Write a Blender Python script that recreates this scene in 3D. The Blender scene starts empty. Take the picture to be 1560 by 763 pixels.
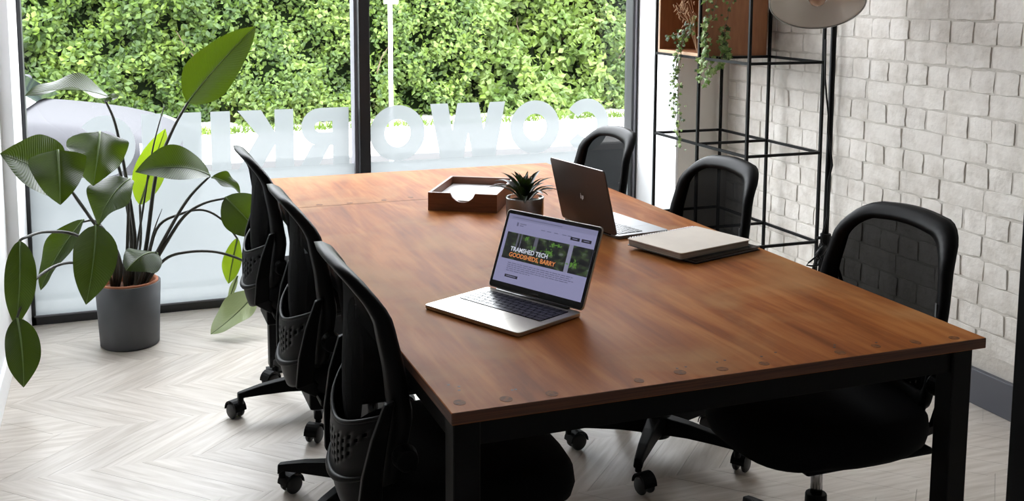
import bpy, bmesh, math, random
from mathutils import Vector, Matrix, Euler
import numpy as np
R = math.radians
PI = math.pi
random.seed(7)
S = bpy.context.scene
C = S.collection

# ------------------------------------------------------------------ camera
CAM = Vector((-0.5235, -1.670, 1.4578))
YAW, PITCH, ROLL = 0.36133, 0.12154, 0.00409
FPX, CX, CY = 1631.4, 780.0, 182.16
_f = Vector((math.sin(YAW) * math.cos(PITCH), math.cos(YAW) * math.cos(PITCH), -math.sin(PITCH)))
_r = Vector((math.cos(YAW), -math.sin(YAW), 0))
_u = _r.cross(_f)
_r2 = _r * math.cos(ROLL) + _u * math.sin(ROLL)
_u2 = _u * math.cos(ROLL) - _r * math.sin(ROLL)
cd = bpy.data.cameras.new('camera')
cam = bpy.data.objects.new('camera', cd)
C.objects.link(cam)
m = Matrix.Identity(4)
for i in range(3):
    m[i][0], m[i][1], m[i][2], m[i][3] = _r2[i], _u2[i], -_f[i], CAM[i]
cam.matrix_world = m
cd.sensor_fit = 'HORIZONTAL'
cd.sensor_width = 36
cd.lens = FPX / 1560 * 36
cd.shift_y = -(381.5 - CY) / 1560
cd.clip_start, cd.clip_end = 0.05, 200
S.camera = cam

# ------------------------------------------------------------------ world, sun, exposure
w = bpy.data.worlds.new('world')
S.world = w
w.use_nodes = True
bg = w.node_tree.nodes['Background']
bg.inputs[0].default_value = (0.93, 0.95, 1.0, 1)
bg.inputs[1].default_value = 4.2
sl = bpy.data.lights.new('sun', 'SUN')
sl.energy = 0.8
sl.angle = R(12)
sl.color = (1.0, 0.97, 0.9)
sun = bpy.data.objects.new('sun', sl)
C.objects.link(sun)
sun.rotation_euler = Euler((R(40), 0, R(-25)))
vs = S.view_settings
vs.view_transform = 'Standard'
vs.look = 'None'
vs.exposure = 1.95
vs.gamma = 1.0
vs.use_curve_mapping = False
S.cycles.max_bounces = 10
S.cycles.diffuse_bounces = 6
S.cycles.transparent_max_bounces = 16
S.cycles.caustics_reflective = False
S.cycles.caustics_refractive = False
S.cycles.sample_clamp_indirect = 8
# the window opening as a sampling portal for the sky light
pl = bpy.data.lights.new('window_portal', 'AREA')
pl.shape = 'RECTANGLE'
pl.size, pl.size_y = 2.9, 2.55
pl.cycles.is_portal = True
po = bpy.data.objects.new('window_portal', pl)
C.objects.link(po)
po.location = (0.59, 3.36, 1.29)
po.rotation_euler = (R(-90), 0, 0)


def at(px, py, Y):
    """pixel of the photograph -> point on the plane y = Y"""
    d = _r2 * ((px - CX) / FPX) - _u2 * ((py - CY) / FPX) + _f
    return CAM + d * ((Y - CAM.y) / d.y)


# ------------------------------------------------------------------ materials
MATS = {}


def mat(name, col=(0.5, 0.5, 0.5), rough=0.6, metal=0.0, spec=0.5, emit=None, estr=1.0, var=0.0, vscale=8.0, vstretch=(1, 1, 1),
        col2=None, bump=0.0, bscale=60.0, coat=0.0, detail=4.0):
    if name in MATS:
        return MATS[name]
    M = bpy.data.materials.new(name)
    M.use_nodes = True
    nt = M.node_tree
    b = nt.nodes['Principled BSDF']
    b.inputs['Base Color'].default_value = (*col, 1)
    b.inputs['Roughness'].default_value = rough
    b.inputs['Metallic'].default_value = metal
    b.inputs['Specular IOR Level'].default_value = spec
    b.inputs['Coat Weight'].default_value = coat
    if emit:
        b.inputs['Emission Color'].default_value = (*emit, 1)
        b.inputs['Emission Strength'].default_value = estr
    if col2 or var or bump:
        tc = nt.nodes.new('ShaderNodeTexCoord')
        mp = nt.nodes.new('ShaderNodeMapping')
        mp.inputs['Scale'].default_value = vstretch
        nt.links.new(tc.outputs['Object'], mp.inputs[0])
    if col2 or var:
        n = nt.nodes.new('ShaderNodeTexNoise')
        n.inputs['Scale'].default_value = vscale
        n.inputs['Detail'].default_value = detail
        nt.links.new(mp.outputs[0], n.inputs['Vector'])
        cr = nt.nodes.new('ShaderNodeValToRGB')
        c2 = col2 if col2 else tuple(max(0, c * (1 - var)) for c in col)
        cr.color_ramp.elements[0].position = 0.35
        cr.color_ramp.elements[1].position = 0.65
        cr.color_ramp.elements[0].color = (*c2, 1)
        cr.color_ramp.elements[1].color = (*col, 1)
        nt.links.new(n.outputs['Fac'], cr.inputs[0])
        nt.links.new(cr.outputs[0], b.inputs['Base Color'])
    if bump:
        n2 = nt.nodes.new('ShaderNodeTexNoise')
        n2.inputs['Scale'].default_value = bscale
        n2.inputs['Detail'].default_value = 5
        nt.links.new(mp.outputs[0], n2.inputs['Vector'])
        bp = nt.nodes.new('ShaderNodeBump')
        bp.inputs['Strength'].default_value = bump
        bp.inputs['Distance'].default_value = 0.01
        nt.links.new(n2.outputs['Fac'], bp.inputs['Height'])
        nt.links.new(bp.outputs[0], b.inputs['Normal'])
    MATS[name] = M
    return M


def N(nt, typ, **kw):
    n = nt.nodes.new(typ)
    for k, v in kw.items():
        setattr(n, k, v)
    return n


def m_tabletop():
    M = mat('stained_plywood', (0.4, 0.16, 0.06), 0.5, spec=0.03)
    nt = M.node_tree
    b = nt.nodes['Principled BSDF']
    tc = N(nt, 'ShaderNodeTexCoord')
    mp = N(nt, 'ShaderNodeMapping')
    mp.inputs['Scale'].default_value = (6.0, 0.9, 1)
    nt.links.new(tc.outputs['Object'], mp.inputs[0])
    n1 = N(nt, 'ShaderNodeTexNoise')
    n1.inputs['Scale'].default_value = 2.2
    n1.inputs['Detail'].default_value = 6
    n1.inputs['Distortion'].default_value = 0.8
    nt.links.new(mp.outputs[0], n1.inputs['Vector'])
    mp2 = N(nt, 'ShaderNodeMapping')
    mp2.inputs['Scale'].default_value = (40, 2.2, 1)
    nt.links.new(tc.outputs['Object'], mp2.inputs[0])
    n2 = N(nt, 'ShaderNodeTexNoise')
    n2.inputs['Scale'].default_value = 2.0
    n2.inputs['Detail'].default_value = 3
    nt.links.new(mp2.outputs[0], n2.inputs['Vector'])
    n3 = N(nt, 'ShaderNodeTexNoise')
    n3.inputs['Scale'].default_value = 3.1
    n3.inputs['Detail'].default_value = 5
    n3.inputs['Distortion'].default_value = 0.5
    nt.links.new(tc.outputs['Object'], n3.inputs['Vector'])
    mx = N(nt, 'ShaderNodeMath', operation='MULTIPLY_ADD')
    nt.links.new(n2.outputs['Fac'], mx.inputs[0])
    mx.inputs[1].default_value = 0.35
    nt.links.new(n1.outputs['Fac'], mx.inputs[2])
    cr = N(nt, 'ShaderNodeValToRGB')
    e = cr.color_ramp.elements
    e[0].position, e[0].color = 0.42, (0.175, 0.050, 0.011, 1)
    e[1].position, e[1].color = 0.9, (0.42, 0.160, 0.046, 1)
    e2 = cr.color_ramp.elements.new(0.66)
    e2.color = (0.285, 0.090, 0.021, 1)
    nt.links.new(mx.outputs[0], cr.inputs[0])
    # worn pale patches
    cr2 = N(nt, 'ShaderNodeValToRGB')
    cr2.color_ramp.elements[0].position = 0.47
    cr2.color_ramp.elements[0].color = (0, 0, 0, 1)
    cr2.color_ramp.elements[1].position = 0.68
    cr2.color_ramp.elements[1].color = (0.55, 0.55, 0.55, 1)
    nt.links.new(n3.outputs['Fac'], cr2.inputs[0])
    mix = N(nt, 'ShaderNodeMix', data_type='RGBA')
    nt.links.new(cr2.outputs[0], mix.inputs['Factor'])
    nt.links.new(cr.outputs[0], mix.inputs[6])
    mix.inputs[7].default_value = (0.42, 0.235, 0.10, 1)
    nt.links.new(mix.outputs[2], b.inputs['Base Color'])
    rr = N(nt, 'ShaderNodeMapRange')
    rr.inputs[3].default_value = 0.45
    rr.inputs[4].default_value = 0.58
    nt.links.new(n3.outputs['Fac'], rr.inputs[0])
    nt.links.new(rr.outputs[0], b.inputs['Roughness'])
    return M


def m_floor():
    M = mat('pale_oak_laminate', (0.6, 0.55, 0.48), 0.38, spec=0.45)
    nt = M.node_tree
    b = nt.nodes['Principled BSDF']
    tc = N(nt, 'ShaderNodeTexCoord')
    oi = N(nt, 'ShaderNodeObjectInfo')
    ad = N(nt, 'ShaderNodeVectorMath', operation='ADD')
    mulr = N(nt, 'ShaderNodeMath', operation='MULTIPLY')
    mulr.inputs[1].default_value = 37.0
    nt.links.new(oi.outputs['Random'], mulr.inputs[0])
    nt.links.new(tc.outputs['Object'], ad.inputs[0])
    nt.links.new(mulr.outputs[0], ad.inputs[1])
    mp = N(nt, 'ShaderNodeMapping')
    mp.inputs['Scale'].default_value = (3.0, 32, 1)
    nt.links.new(ad.outputs[0], mp.inputs[0])
    n1 = N(nt, 'ShaderNodeTexNoise')
    n1.inputs['Scale'].default_value = 1.6
    n1.inputs['Detail'].default_value = 6
    n1.inputs['Distortion'].default_value = 0.6
    nt.links.new(mp.outputs[0], n1.inputs['Vector'])
    cr = N(nt, 'ShaderNodeValToRGB')
    e = cr.color_ramp.elements
    e[0].position, e[0].color = 0.3, (0.45, 0.40, 0.345, 1)
    e[1].position, e[1].color = 0.7, (0.615, 0.57, 0.515, 1)
    nt.links.new(n1.outputs['Fac'], cr.inputs[0])
    hs = N(nt, 'ShaderNodeHueSaturation')
    rv = N(nt, 'ShaderNodeMapRange')
    rv.inputs[3].default_value = 0.93
    rv.inputs[4].default_value = 1.06
    nt.links.new(oi.outputs['Random'], rv.inputs[0])
    nt.links.new(rv.outputs[0], hs.inputs['Value'])
    nt.links.new(cr.outputs[0], hs.inputs['Color'])
    nt.links.new(hs.outputs[0], b.inputs['Base Color'])
    return M


def m_brick():
    M = mat('white_painted_brick', (0.78, 0.76, 0.72), 0.75, spec=0.3)
    nt = M.node_tree
    b = nt.nodes['Principled BSDF']
    g = N(nt, 'ShaderNodeNewGeometry')
    n1 = N(nt, 'ShaderNodeTexNoise')
    n1.inputs['Scale'].default_value = 14
    n1.inputs['Detail'].default_value = 5
    nt.links.new(g.outputs['Position'], n1.inputs['Vector'])
    cr = N(nt, 'ShaderNodeValToRGB')
    e = cr.color_ramp.elements
    e[0].position, e[0].color = 0.3, (0.61, 0.57, 0.515, 1)
    e[1].position, e[1].color = 0.6, (0.75, 0.715, 0.665, 1)
    nt.links.new(n1.outputs['Fac'], cr.inputs[0])
    nt.links.new(cr.outputs[0], b.inputs['Base Color'])
    n2 = N(nt, 'ShaderNodeTexNoise')
    n2.inputs['Scale'].default_value = 45
    n2.inputs['Detail'].default_value = 6
    nt.links.new(g.outputs['Position'], n2.inputs['Vector'])
    bp = N(nt, 'ShaderNodeBump')
    bp.inputs['Strength'].default_value = 0.5
    bp.inputs['Distance'].default_value = 0.006
    nt.links.new(n2.outputs['Fac'], bp.inputs['Height'])
    nt.links.new(bp.outputs[0], b.inputs['Normal'])
    return M


def m_leaf(name, col, col2, trans=0.35, rough=0.33, veins=True, tcol=None, nscale=3.0):
    if name in MATS:
        return MATS[name]
    M = mat(name, col, rough, spec=0.38)
    nt = M.node_tree
    b = nt.nodes['Principled BSDF']
    out = nt.nodes['Material Output']
    g = N(nt, 'ShaderNodeNewGeometry')
    n1 = N(nt, 'ShaderNodeTexNoise')
    n1.inputs['Scale'].default_value = nscale
    nt.links.new(g.outputs['Position'], n1.inputs['Vector'])
    cr = N(nt, 'ShaderNodeValToRGB')
    e = cr.color_ramp.elements
    e[0].position, e[0].color = 0.38, (*col, 1)
    e[1].position, e[1].color = 0.62, (*col2, 1)
    nt.links.new(n1.outputs['Fac'], cr.inputs[0])
    nt.links.new(cr.outputs[0], b.inputs['Base Color'])
    tr = N(nt, 'ShaderNodeBsdfTranslucent')
    tr.inputs[0].default_value = (*(tcol or (0.3, 0.5, 0.03)), 1)
    mx = N(nt, 'ShaderNodeMixShader')
    mx.inputs[0].default_value = trans
    nt.links.new(b.outputs[0], mx.inputs[1])
    nt.links.new(tr.outputs[0], mx.inputs[2])
    nt.links.new(mx.outputs[0], out.inputs[0])
    if veins:
        uv = N(nt, 'ShaderNodeTexCoord')
        sp = N(nt, 'ShaderNodeSeparateXYZ')
        nt.links.new(uv.outputs['UV'], sp.inputs[0])
        sb = N(nt, 'ShaderNodeMath', operation='SUBTRACT')
        nt.links.new(sp.outputs[1], sb.inputs[0])
        sb.inputs[1].default_value = 0.5
        ab = N(nt, 'ShaderNodeMath', operation='ABSOLUTE')
        nt.links.new(sb.outputs[0], ab.inputs[0])
        ma = N(nt, 'ShaderNodeMath', operation='MULTIPLY_ADD')
        nt.links.new(ab.outputs[0], ma.inputs[0])
        ma.inputs[1].default_value = -0.35
        nt.links.new(sp.outputs[0], ma.inputs[2])
        mu = N(nt, 'ShaderNodeMath', operation='MULTIPLY')
        nt.links.new(ma.outputs[0], mu.inputs[0])
        mu.inputs[1].default_value = 210.0
        si = N(nt, 'ShaderNodeMath', operation='SINE')
        nt.links.new(mu.outputs[0], si.inputs[0])
        bp = N(nt, 'ShaderNodeBump')
        bp.inputs['Strength'].default_value = 0.24
        bp.inputs['Distance'].default_value = 0.004
        nt.links.new(si.outputs[0], bp.inputs['Height'])
        nt.links.new(bp.outputs[0], b.inputs['Normal'])
    return M


def m_thin(name, col, transp, rough=0.5, trans=0.0, tcol=None):
    """a sheet: part see-through, part surface, part translucent"""
    M = mat(name, col, rough)
    nt = M.node_tree
    b = nt.nodes['Principled BSDF']
    out = nt.nodes['Material Output']
    src = b
    if trans:
        tr = N(nt, 'ShaderNodeBsdfTranslucent')
        tr.inputs[0].default_value = (*(tcol or col), 1)
        mx = N(nt, 'ShaderNodeMixShader')
        mx.inputs[0].default_value = trans
        nt.links.new(src.outputs[0], mx.inputs[1])
        nt.links.new(tr.outputs[0], mx.inputs[2])
        src = mx
    tp = N(nt, 'ShaderNodeBsdfTransparent')
    m2 = N(nt, 'ShaderNodeMixShader')
    m2.inputs[0].default_value = transp
    nt.links.new(src.outputs[0], m2.inputs[1])
    nt.links.new(tp.outputs[0], m2.inputs[2])
    nt.links.new(m2.outputs[0], out.inputs[0])
    return M


def m_pane():
    M = bpy.data.materials.new('window_glass')
    M.use_nodes = True
    nt = M.node_tree
    nt.nodes.remove(nt.nodes['Principled BSDF'])
    out = nt.nodes['Material Output']
    tp = N(nt, 'ShaderNodeBsdfTransparent')
    tp.inputs[0].default_value = (0.96, 0.98, 0.97, 1)
    gl = N(nt, 'ShaderNodeBsdfGlossy')
    gl.inputs['Roughness'].default_value = 0.02
    fr = N(nt, 'ShaderNodeFresnel')
    fr.inputs[0].default_value = 1.35
    mx = N(nt, 'ShaderNodeMixShader')
    nt.links.new(fr.outputs[0], mx.inputs[0])
    nt.links.new(tp.outputs[0], mx.inputs[1])
    nt.links.new(gl.outputs[0], mx.inputs[2])
    nt.links.new(mx.outputs[0], out.inputs[0])
    return M


M_TOP, M_FLOOR, M_BRICK, M_PANE = m_tabletop(), m_floor(), m_brick(), m_pane()
M_EDGE = mat('plywood_edge', (0.13, 0.045, 0.02), 0.5, col2=(0.06, 0.02, 0.01), vscale=6, vstretch=(1, 1, 60))
M_BLACK = mat('black_powder_coat', (0.003, 0.003, 0.0033), 0.45, spec=0.15)
M_WIN = mat('black_window_frame', (0.016, 0.017, 0.02), 0.4)
M_WINGREY = mat('grey_window_strip', (0.16, 0.16, 0.18), 0.5)
M_PLASTIC = mat('black_chair_plastic', (0.004, 0.004, 0.0045), 0.45, spec=0.07)
M_FABRIC = mat('black_seat_fabric', (0.004, 0.004, 0.0045), 0.9, spec=0.1)
M_WHEEL = mat('caster_rubber', (0.015, 0.015, 0.016), 0.5)
M_CHROME = mat('chrome', (0.6, 0.6, 0.62), 0.2, metal=1.0)
M_MESH = m_thin('black_chair_mesh', (0.0015, 0.0015, 0.0016), 0.045, 0.9)
M_MESH.node_tree.nodes['Principled BSDF'].inputs['Specular IOR Level'].default_value = 0.04
M_PLASTER = mat('cream_plaster', (0.78, 0.755, 0.71), 0.8)
M_WHITE = mat('white_paint', (0.85, 0.85, 0.86), 0.6)
M_MORTAR = mat('painted_mortar', (0.57, 0.535, 0.485), 0.85, bump=0.4, bscale=40)
M_BASE = mat('grey_skirting_paint', (0.085, 0.088, 0.105), 0.45)
M_FROST = m_thin('frosted_vinyl', (0.55, 0.58, 0.60), 0.03, 0.6, trans=0.6, tcol=(0.158, 0.172, 0.176))
M_POT = mat('dark_grey_pot', (0.075, 0.078, 0.085), 0.6, var=0.15, vscale=5)
M_TERRA = mat('terracotta', (0.36, 0.13, 0.06), 0.8)
M_SOIL = mat('potting_soil', (0.045, 0.02, 0.012), 0.95, col2=(0.16, 0.06, 0.03), vscale=60, bump=0.8, bscale=120)
M_LEAF = m_leaf('paradise_leaf', (0.007, 0.018, 0.0015), (0.014, 0.030, 0.0025), 0.25, tcol=(0.07, 0.115, 0.003))
M_LEAFB = m_leaf('bright_leaf', (0.06, 0.12, 0.01), (0.09, 0.16, 0.012), 0.5, tcol=(0.26, 0.38, 0.012))  # brighter leaf green; back light on the rear leaf put into its colour
M_LEAFP = m_leaf('fading_leaf', (0.30, 0.36, 0.20), (0.42, 0.46, 0.28), 0.35, tcol=(0.4, 0.5, 0.2))
M_RIB = mat('leaf_midrib', (0.10, 0.15, 0.045), 0.45)
M_STEM = mat('dark_petiole', (0.028, 0.026, 0.018), 0.5)
M_ALU = mat('silver_aluminium', (0.42, 0.40, 0.36), 0.36, metal=0.85)
M_GREYMET = mat('dark_grey_lid', (0.085, 0.065, 0.056), 0.38, metal=0.5)
M_KEY = mat('black_keycap', (0.003, 0.003, 0.0035), 0.28, spec=0.22)
M_BEZEL = mat('black_bezel', (0.006, 0.006, 0.007), 0.25)
M_WALNUT = mat('red_brown_wood', (0.20, 0.075, 0.035), 0.5, col2=(0.14, 0.05, 0.022), vscale=10, vstretch=(1, 12, 12))
M_BOX = mat('orange_brown_plywood', (0.30, 0.12, 0.045), 0.55, col2=(0.24, 0.09, 0.034), vscale=8, vstretch=(6, 6, 1))
M_BOXEDGE = mat('plywood_box_edge', (0.55, 0.36, 0.22), 0.6)
M_PAPER = mat('white_paper', (0.85, 0.85, 0.86), 0.8)


# ------------------------------------------------------------------ mesh builder
class MB:
    def __init__(s):
        s.v, s.f, s.uv = [], [], {}

    def add(s, vs, fs):
        o = len(s.v)
        s.v += [Vector(v) for v in vs]
        s.f += [tuple(i + o for i in f) for f in fs]
        return s

    def box(s, lo, hi, M=None):
        x0, y0, z0 = lo
        x1, y1, z1 = hi
        vs = [Vector(v) for v in ((x0, y0, z0), (x1, y0, z0), (x1, y1, z0), (x0, y1, z0), (x0, y0, z1), (x1, y0, z1), (x1, y1, z1), (x0, y1, z1))]
        if M:
            vs = [M @ v for v in vs]
        return s.add(vs, [(0, 3, 2, 1), (4, 5, 6, 7), (0, 1, 5, 4), (1, 2, 6, 5), (2, 3, 7, 6), (3, 0, 4, 7)])

    def bar(s, a, b, w, h=None):
        a, b = Vector(a), Vector(b)
        h = h or w
        d = (b - a)
        L = d.length
        d.normalize()
        ref = Vector((0, 0, 1)) if abs(d.z) < 0.95 else Vector((1, 0, 0))
        sx = d.cross(ref).normalized()
        sz = sx.cross(d).normalized()
        M = Matrix(((sx.x, d.x, sz.x, a.x), (sx.y, d.y, sz.y, a.y), (sx.z, d.z, sz.z, a.z), (0, 0, 0, 1)))
        return s.box((-w / 2, 0, -h / 2), (w / 2, L, h / 2), M)

    def tube(s, pts, rad, n=8, caps=True):
        pts = [Vector(p) for p in pts]
        k = len(pts)
        rads = rad if isinstance(rad, (list, tuple)) else [rad] * k
        o = len(s.v)
        ref = None
        for i, p in enumerate(pts):
            d = (pts[min(i + 1, k - 1)] - pts[max(i - 1, 0)]).normalized()
            if ref is None:
                ref = Vector((0, 0, 1)) if abs(d.z) < 0.9 else Vector((1, 0, 0))
            a = d.cross(ref)
            if a.length < 1e-4:
                a = d.cross(Vector((0.3, 1, 0.2)))
            a.normalize()
            b = a.cross(d).normalized()
            ref = b
            for j in range(n):
                t = 2 * PI * j / n
                s.v.append(p + a * (rads[i] * math.cos(t)) + b * (rads[i] * math.sin(t)))
        for i in range(k - 1):
            for j in range(n):
                j2 = (j + 1) % n
                s.f.append((o + i * n + j, o + i * n + j2, o + (i + 1) * n + j2, o + (i + 1) * n + j))
        if caps:
            s.f.append(tuple(o + j for j in range(n))[::-1])
            s.f.append(tuple(o + (k - 1) * n + j for j in range(n)))
        return s

    def lathe(s, prof, n=32, M=None):
        o = len(s.v)
        for (r, z) in prof:
            for j in range(n):
                t = 2 * PI * j / n
                v = Vector((r * math.cos(t), r * math.sin(t), z))
                s.v.append(M @ v if M else v)
        for i in range(len(prof) - 1):
            for j in range(n):
                j2 = (j + 1) % n
                s.f.append((o + i * n + j, o + i * n + j2, o + (i + 1) * n + j2, o + (i + 1) * n + j))
        return s

    def grid(s, fn, nu, nv, skip=None, uv=False):
        o = len(s.v)
        for i in range(nu + 1):
            for j in range(nv + 1):
                s.v.append(Vector(fn(i / nu, j / nv)))
                if uv:
                    s.uv[len(s.v) - 1] = (i / nu, j / nv)
        for i in range(nu):
            for j in range(nv):
                if skip and skip(i, j):
                    continue
                a = o + i * (nv + 1) + j
                s.f.append((a, a + 1, a + nv + 2, a + nv + 1))
        return s

    def prism(s, poly, z0, z1, M=None):
        n = len(poly)
        vs = [Vector((x, y, z0)) for x, y in poly] + [Vector((x, y, z1)) for x, y in poly]
        if M:
            vs = [M @ v for v in vs]
        fs = [tuple(range(n))[::-1], tuple(range(n, 2 * n))] + [(i, (i + 1) % n, n + (i + 1) % n, n + i) for i in range(n)]
        return s.add(vs, fs)

    def mesh(s, name, material, smooth=False, origin=None):
        me = bpy.data.meshes.new(name)
        o = Vector(origin) if origin is not None else Vector((0, 0, 0))
        me.from_pydata([tuple(v - o) for v in s.v], [], s.f)
        if s.uv:
            l = me.uv_layers.new(name='uv')
            for lp in me.loops:
                l.data[lp.index].uv = s.uv.get(lp.vertex_index, (0, 0.5))
        me.materials.append(material)
        if smooth:
            for p in me.polygons:
                p.use_smooth = True
        me.update()
        return me


def fixn(me):
    b = bmesh.new()
    b.from_mesh(me)
    bmesh.ops.recalc_face_normals(b, faces=b.faces)
    b.to_mesh(me)
    b.free()


def link(name, me, parent=None, loc=None, rot=None):
    o = bpy.data.objects.new(name, me)
    C.objects.link(o)
    if parent is not None:
        o.parent = parent
    if loc is not None:
        o.location = loc
    if rot is not None:
        o.rotation_euler = rot
    return o


def part(name, mb, material, parent, smooth=False, world=False, bevel=0.0, normals=True, seg=2, solid=0.0, subsurf=0):
    """one mesh object under its thing; world=True: vertices are in world space, parent has no rotation"""
    org = None
    if world and parent is not None:
        org = parent.location.copy()
        q = parent.parent
        while q is not None:
            org += q.location
            q = q.parent
    me = mb.mesh(name, material, smooth, org)
    if normals:
        fixn(me)
    o = link(name, me, parent)
    if solid:
        sm = o.modifiers.new('solid', 'SOLIDIFY')
        sm.thickness = solid
        sm.offset = 0
    if bevel:
        bm_ = o.modifiers.new('bevel', 'BEVEL')
        bm_.width = bevel
        bm_.segments = seg
        bm_.limit_method = 'ANGLE'
        bm_.angle_limit = R(35)
    if subsurf:
        ss = o.modifiers.new('sub', 'SUBSURF')
        ss.levels = ss.render_levels = subsurf
    return o


def thing(name, label, cat, loc=(0, 0, 0), rz=0.0, group=None):
    o = link(name, None, None, Vector(loc), Euler((0, 0, rz)))
    o.empty_display_size = 0.1
    return tag(o, label, cat, group)


def tag(o, label=None, cat=None, group=None, kind=None):
    if label:
        o['label'] = label
    if cat:
        o['category'] = cat
    if group:
        o['group'] = group
    if kind:
        o['kind'] = kind
    return o


def struct(name, mb, material, label=None, **kw):
    o = part(name, mb, material, None, **kw)
    tag(o, label, None, None, 'structure')
    return o


def copy_tree(o, parent=None):
    c = o.copy()
    C.objects.link(c)
    c.parent = parent
    for ch in list(o.children):
        copy_tree(ch, c)
    return c


# ------------------------------------------------------------------ the room
XL, XR, YF, YP = -0.92, 2.32, 3.30, 2.856      # left wall, brick wall, window plane, pier face
XWL, XWR = -0.875, 2.051                        # window opening
CEIL = 2.75
fl = struct('floor', MB().box((-2.7, -4.2, -0.06), (XR + 0.1, YF + 0.09, -0.009)), mat('floor_joint', (0.40, 0.37, 0.33), 0.8), 'pale grey oak chevron floor')
# chevron boards: bands 0.325 deep along x, boards at 45 degrees
BW, BP = 0.3245, 0.148
ymin_band = -4.2


def board_mesh(sgn, name):
    g = 0.0007
    h = BW
    # parallelogram running with slope sgn across the band
    p = [(g, 0), (BP - g, 0), (BP - g + sgn * h, h), (g + sgn * h, h)]
    mb = MB().prism([(x, y) for x, y in p], -0.009, 0.0)
    # board axes: x along the board
    a = math.atan2(h, sgn * h)
    Mr = Matrix.Rotation(-a, 4, 'Z')
    mb.v = [Mr @ v for v in mb.v]
    me = mb.mesh(name, M_FLOOR)
    fixn(me)
    return me, a


bm_up, a_up = board_mesh(1, 'floor_board')
bm_dn, a_dn = board_mesh(-1, 'floor_board')
rest = MB()
floor_cands = []
k0 = -20
for k in range(-19, 4):
    y0 = 2.010 + k * BW
    y1 = y0 + BW
    up = (k % 2 != 0)     # band below y=2.01 rises to the +x apex
    if y0 > YF or y1 < -4.2:
        continue
    for i in range(-45, 40):
        xs = i * BP
        x_lo = xs + (0 if up else -BW)
        x_hi = xs + BP + (BW if up else 0)
        if x_lo > XR or x_hi < -2.7:
            continue
        floor_cands.append((y0, xs, up, x_lo, x_hi))
n_fb = 0
for (y0, xs, up, x_lo, x_hi) in floor_cands:
    sg = 1 if up else -1
    inside = x_hi <= XR and y0 + BW <= YF and x_lo >= XL
    vis = y0 > 0.85 and (x_lo > XL or y0 < 1.4)
    if inside and vis and n_fb < 298:
        me, a = (bm_up, a_up) if up else (bm_dn, a_dn)
        link('floor_board', me, fl, (xs, y0, 0), Euler((0, 0, a)))
        n_fb += 1
    else:
        # clip the remaining boards to the room
        poly = [(xs + 0.0007, y0), (xs + BP - 0.0007, y0), (xs + BP - 0.0007 + sg * BW, y0 + BW), (xs + 0.0007 + sg * BW, y0 + BW)]
        for (ax, val, keep) in ((0, XR, -1), (0, -2.7, 1), (1, YF, -1), (1, -4.2, 1)):
            out = []
            for q in range(len(poly)):
                A_, B_ = poly[q], poly[(q + 1) % len(poly)]
                ia, ib = (A_[ax] - val) * keep >= 0, (B_[ax] - val) * keep >= 0
                if ia:
                    out.append(A_)
                if ia != ib:
                    t = (val - A_[ax]) / (B_[ax] - A_[ax])
                    out.append((A_[0] + (B_[0] - A_[0]) * t, A_[1] + (B_[1] - A_[1]) * t))
            poly = out
            if not poly:
                break
        if len(poly) > 2:
            rest.prism(poly, -0.009, 0.0)
fr = part('floor_boards', rest, M_FLOOR, fl)
fr['kind'] = 'stuff'

# brick wall: mortar face 8 mm behind the bricks
wr = struct('wall_right', MB().box((XR + 0.0045, -4.2, -0.06), (XR + 0.25, YP + 0.6, CEIL + 0.1)), M_MORTAR, 'white painted brick wall in English bond')
CH, ST, HD = 0.0832, 0.2145, 0.10725


def brick_mesh(L, seed):
    rnd = random.Random(seed)
    g = 0.0040
    b = bmesh.new()
    nx, nz = (6 if L > 0.15 else 4), 3
    hh, ll = (CH - 2 * g) / 2, (L - 2 * g) / 2
    # front face is -x; slab from x=0.012 to front x~0 with uneven front
    gridv = []
    for i in range(nx + 1):
        row = []
        for j in range(nz + 1):
            yy = -ll + 2 * ll * i / nx
            zz = -hh + 2 * hh * j / nz
            edge = i in (0, nx) or j in (0, nz)
            corner = i in (0, nx) and j in (0, nz)
            x = rnd.uniform(-0.0010, 0.0010) + (0.0012 if edge else 0) + (0.001 if corner else 0)
            jy = rnd.uniform(-0.003, 0.003) if i in (0, nx) else 0
            jz = rnd.uniform(-0.0024, 0.0024) if j in (0, nz) else 0
            if corner:
                yy *= 0.985
                zz *= 0.95
            row.append(b.verts.new((x, yy + jy, zz + jz)))
        gridv.append(row)
    for i in range(nx):
        for j in range(nz):
            f = b.faces.new((gridv[i][j], gridv[i + 1][j], gridv[i + 1][j + 1], gridv[i][j + 1]))
            f.smooth = False
    ring = [gridv[i][0] for i in range(nx + 1)] + [gridv[nx][j] for j in range(1, nz + 1)] + [gridv[i][nz] for i in range(nx - 1, -1, -1)] + [gridv[0][j] for j in range(nz - 1, 0, -1)]
    back = [b.verts.new((0.012, v.co.y * 1.02, v.co.z * 1.03)) for v in ring]
    for i in range(len(ring)):
        j = (i + 1) % len(ring)
        f = b.faces.new((ring[i], ring[j], back[j], back[i]))
        f.smooth = True
    bmesh.ops.recalc_face_normals(b, faces=b.faces)
    me = bpy.data.meshes.new('brick')
    b.to_mesh(me)
    b.free()
    # outward = -x
    if me.polygons[0].normal.x > 0:
        me.flip_normals()
    me.materials.append(M_BRICK)
    return me


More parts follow.
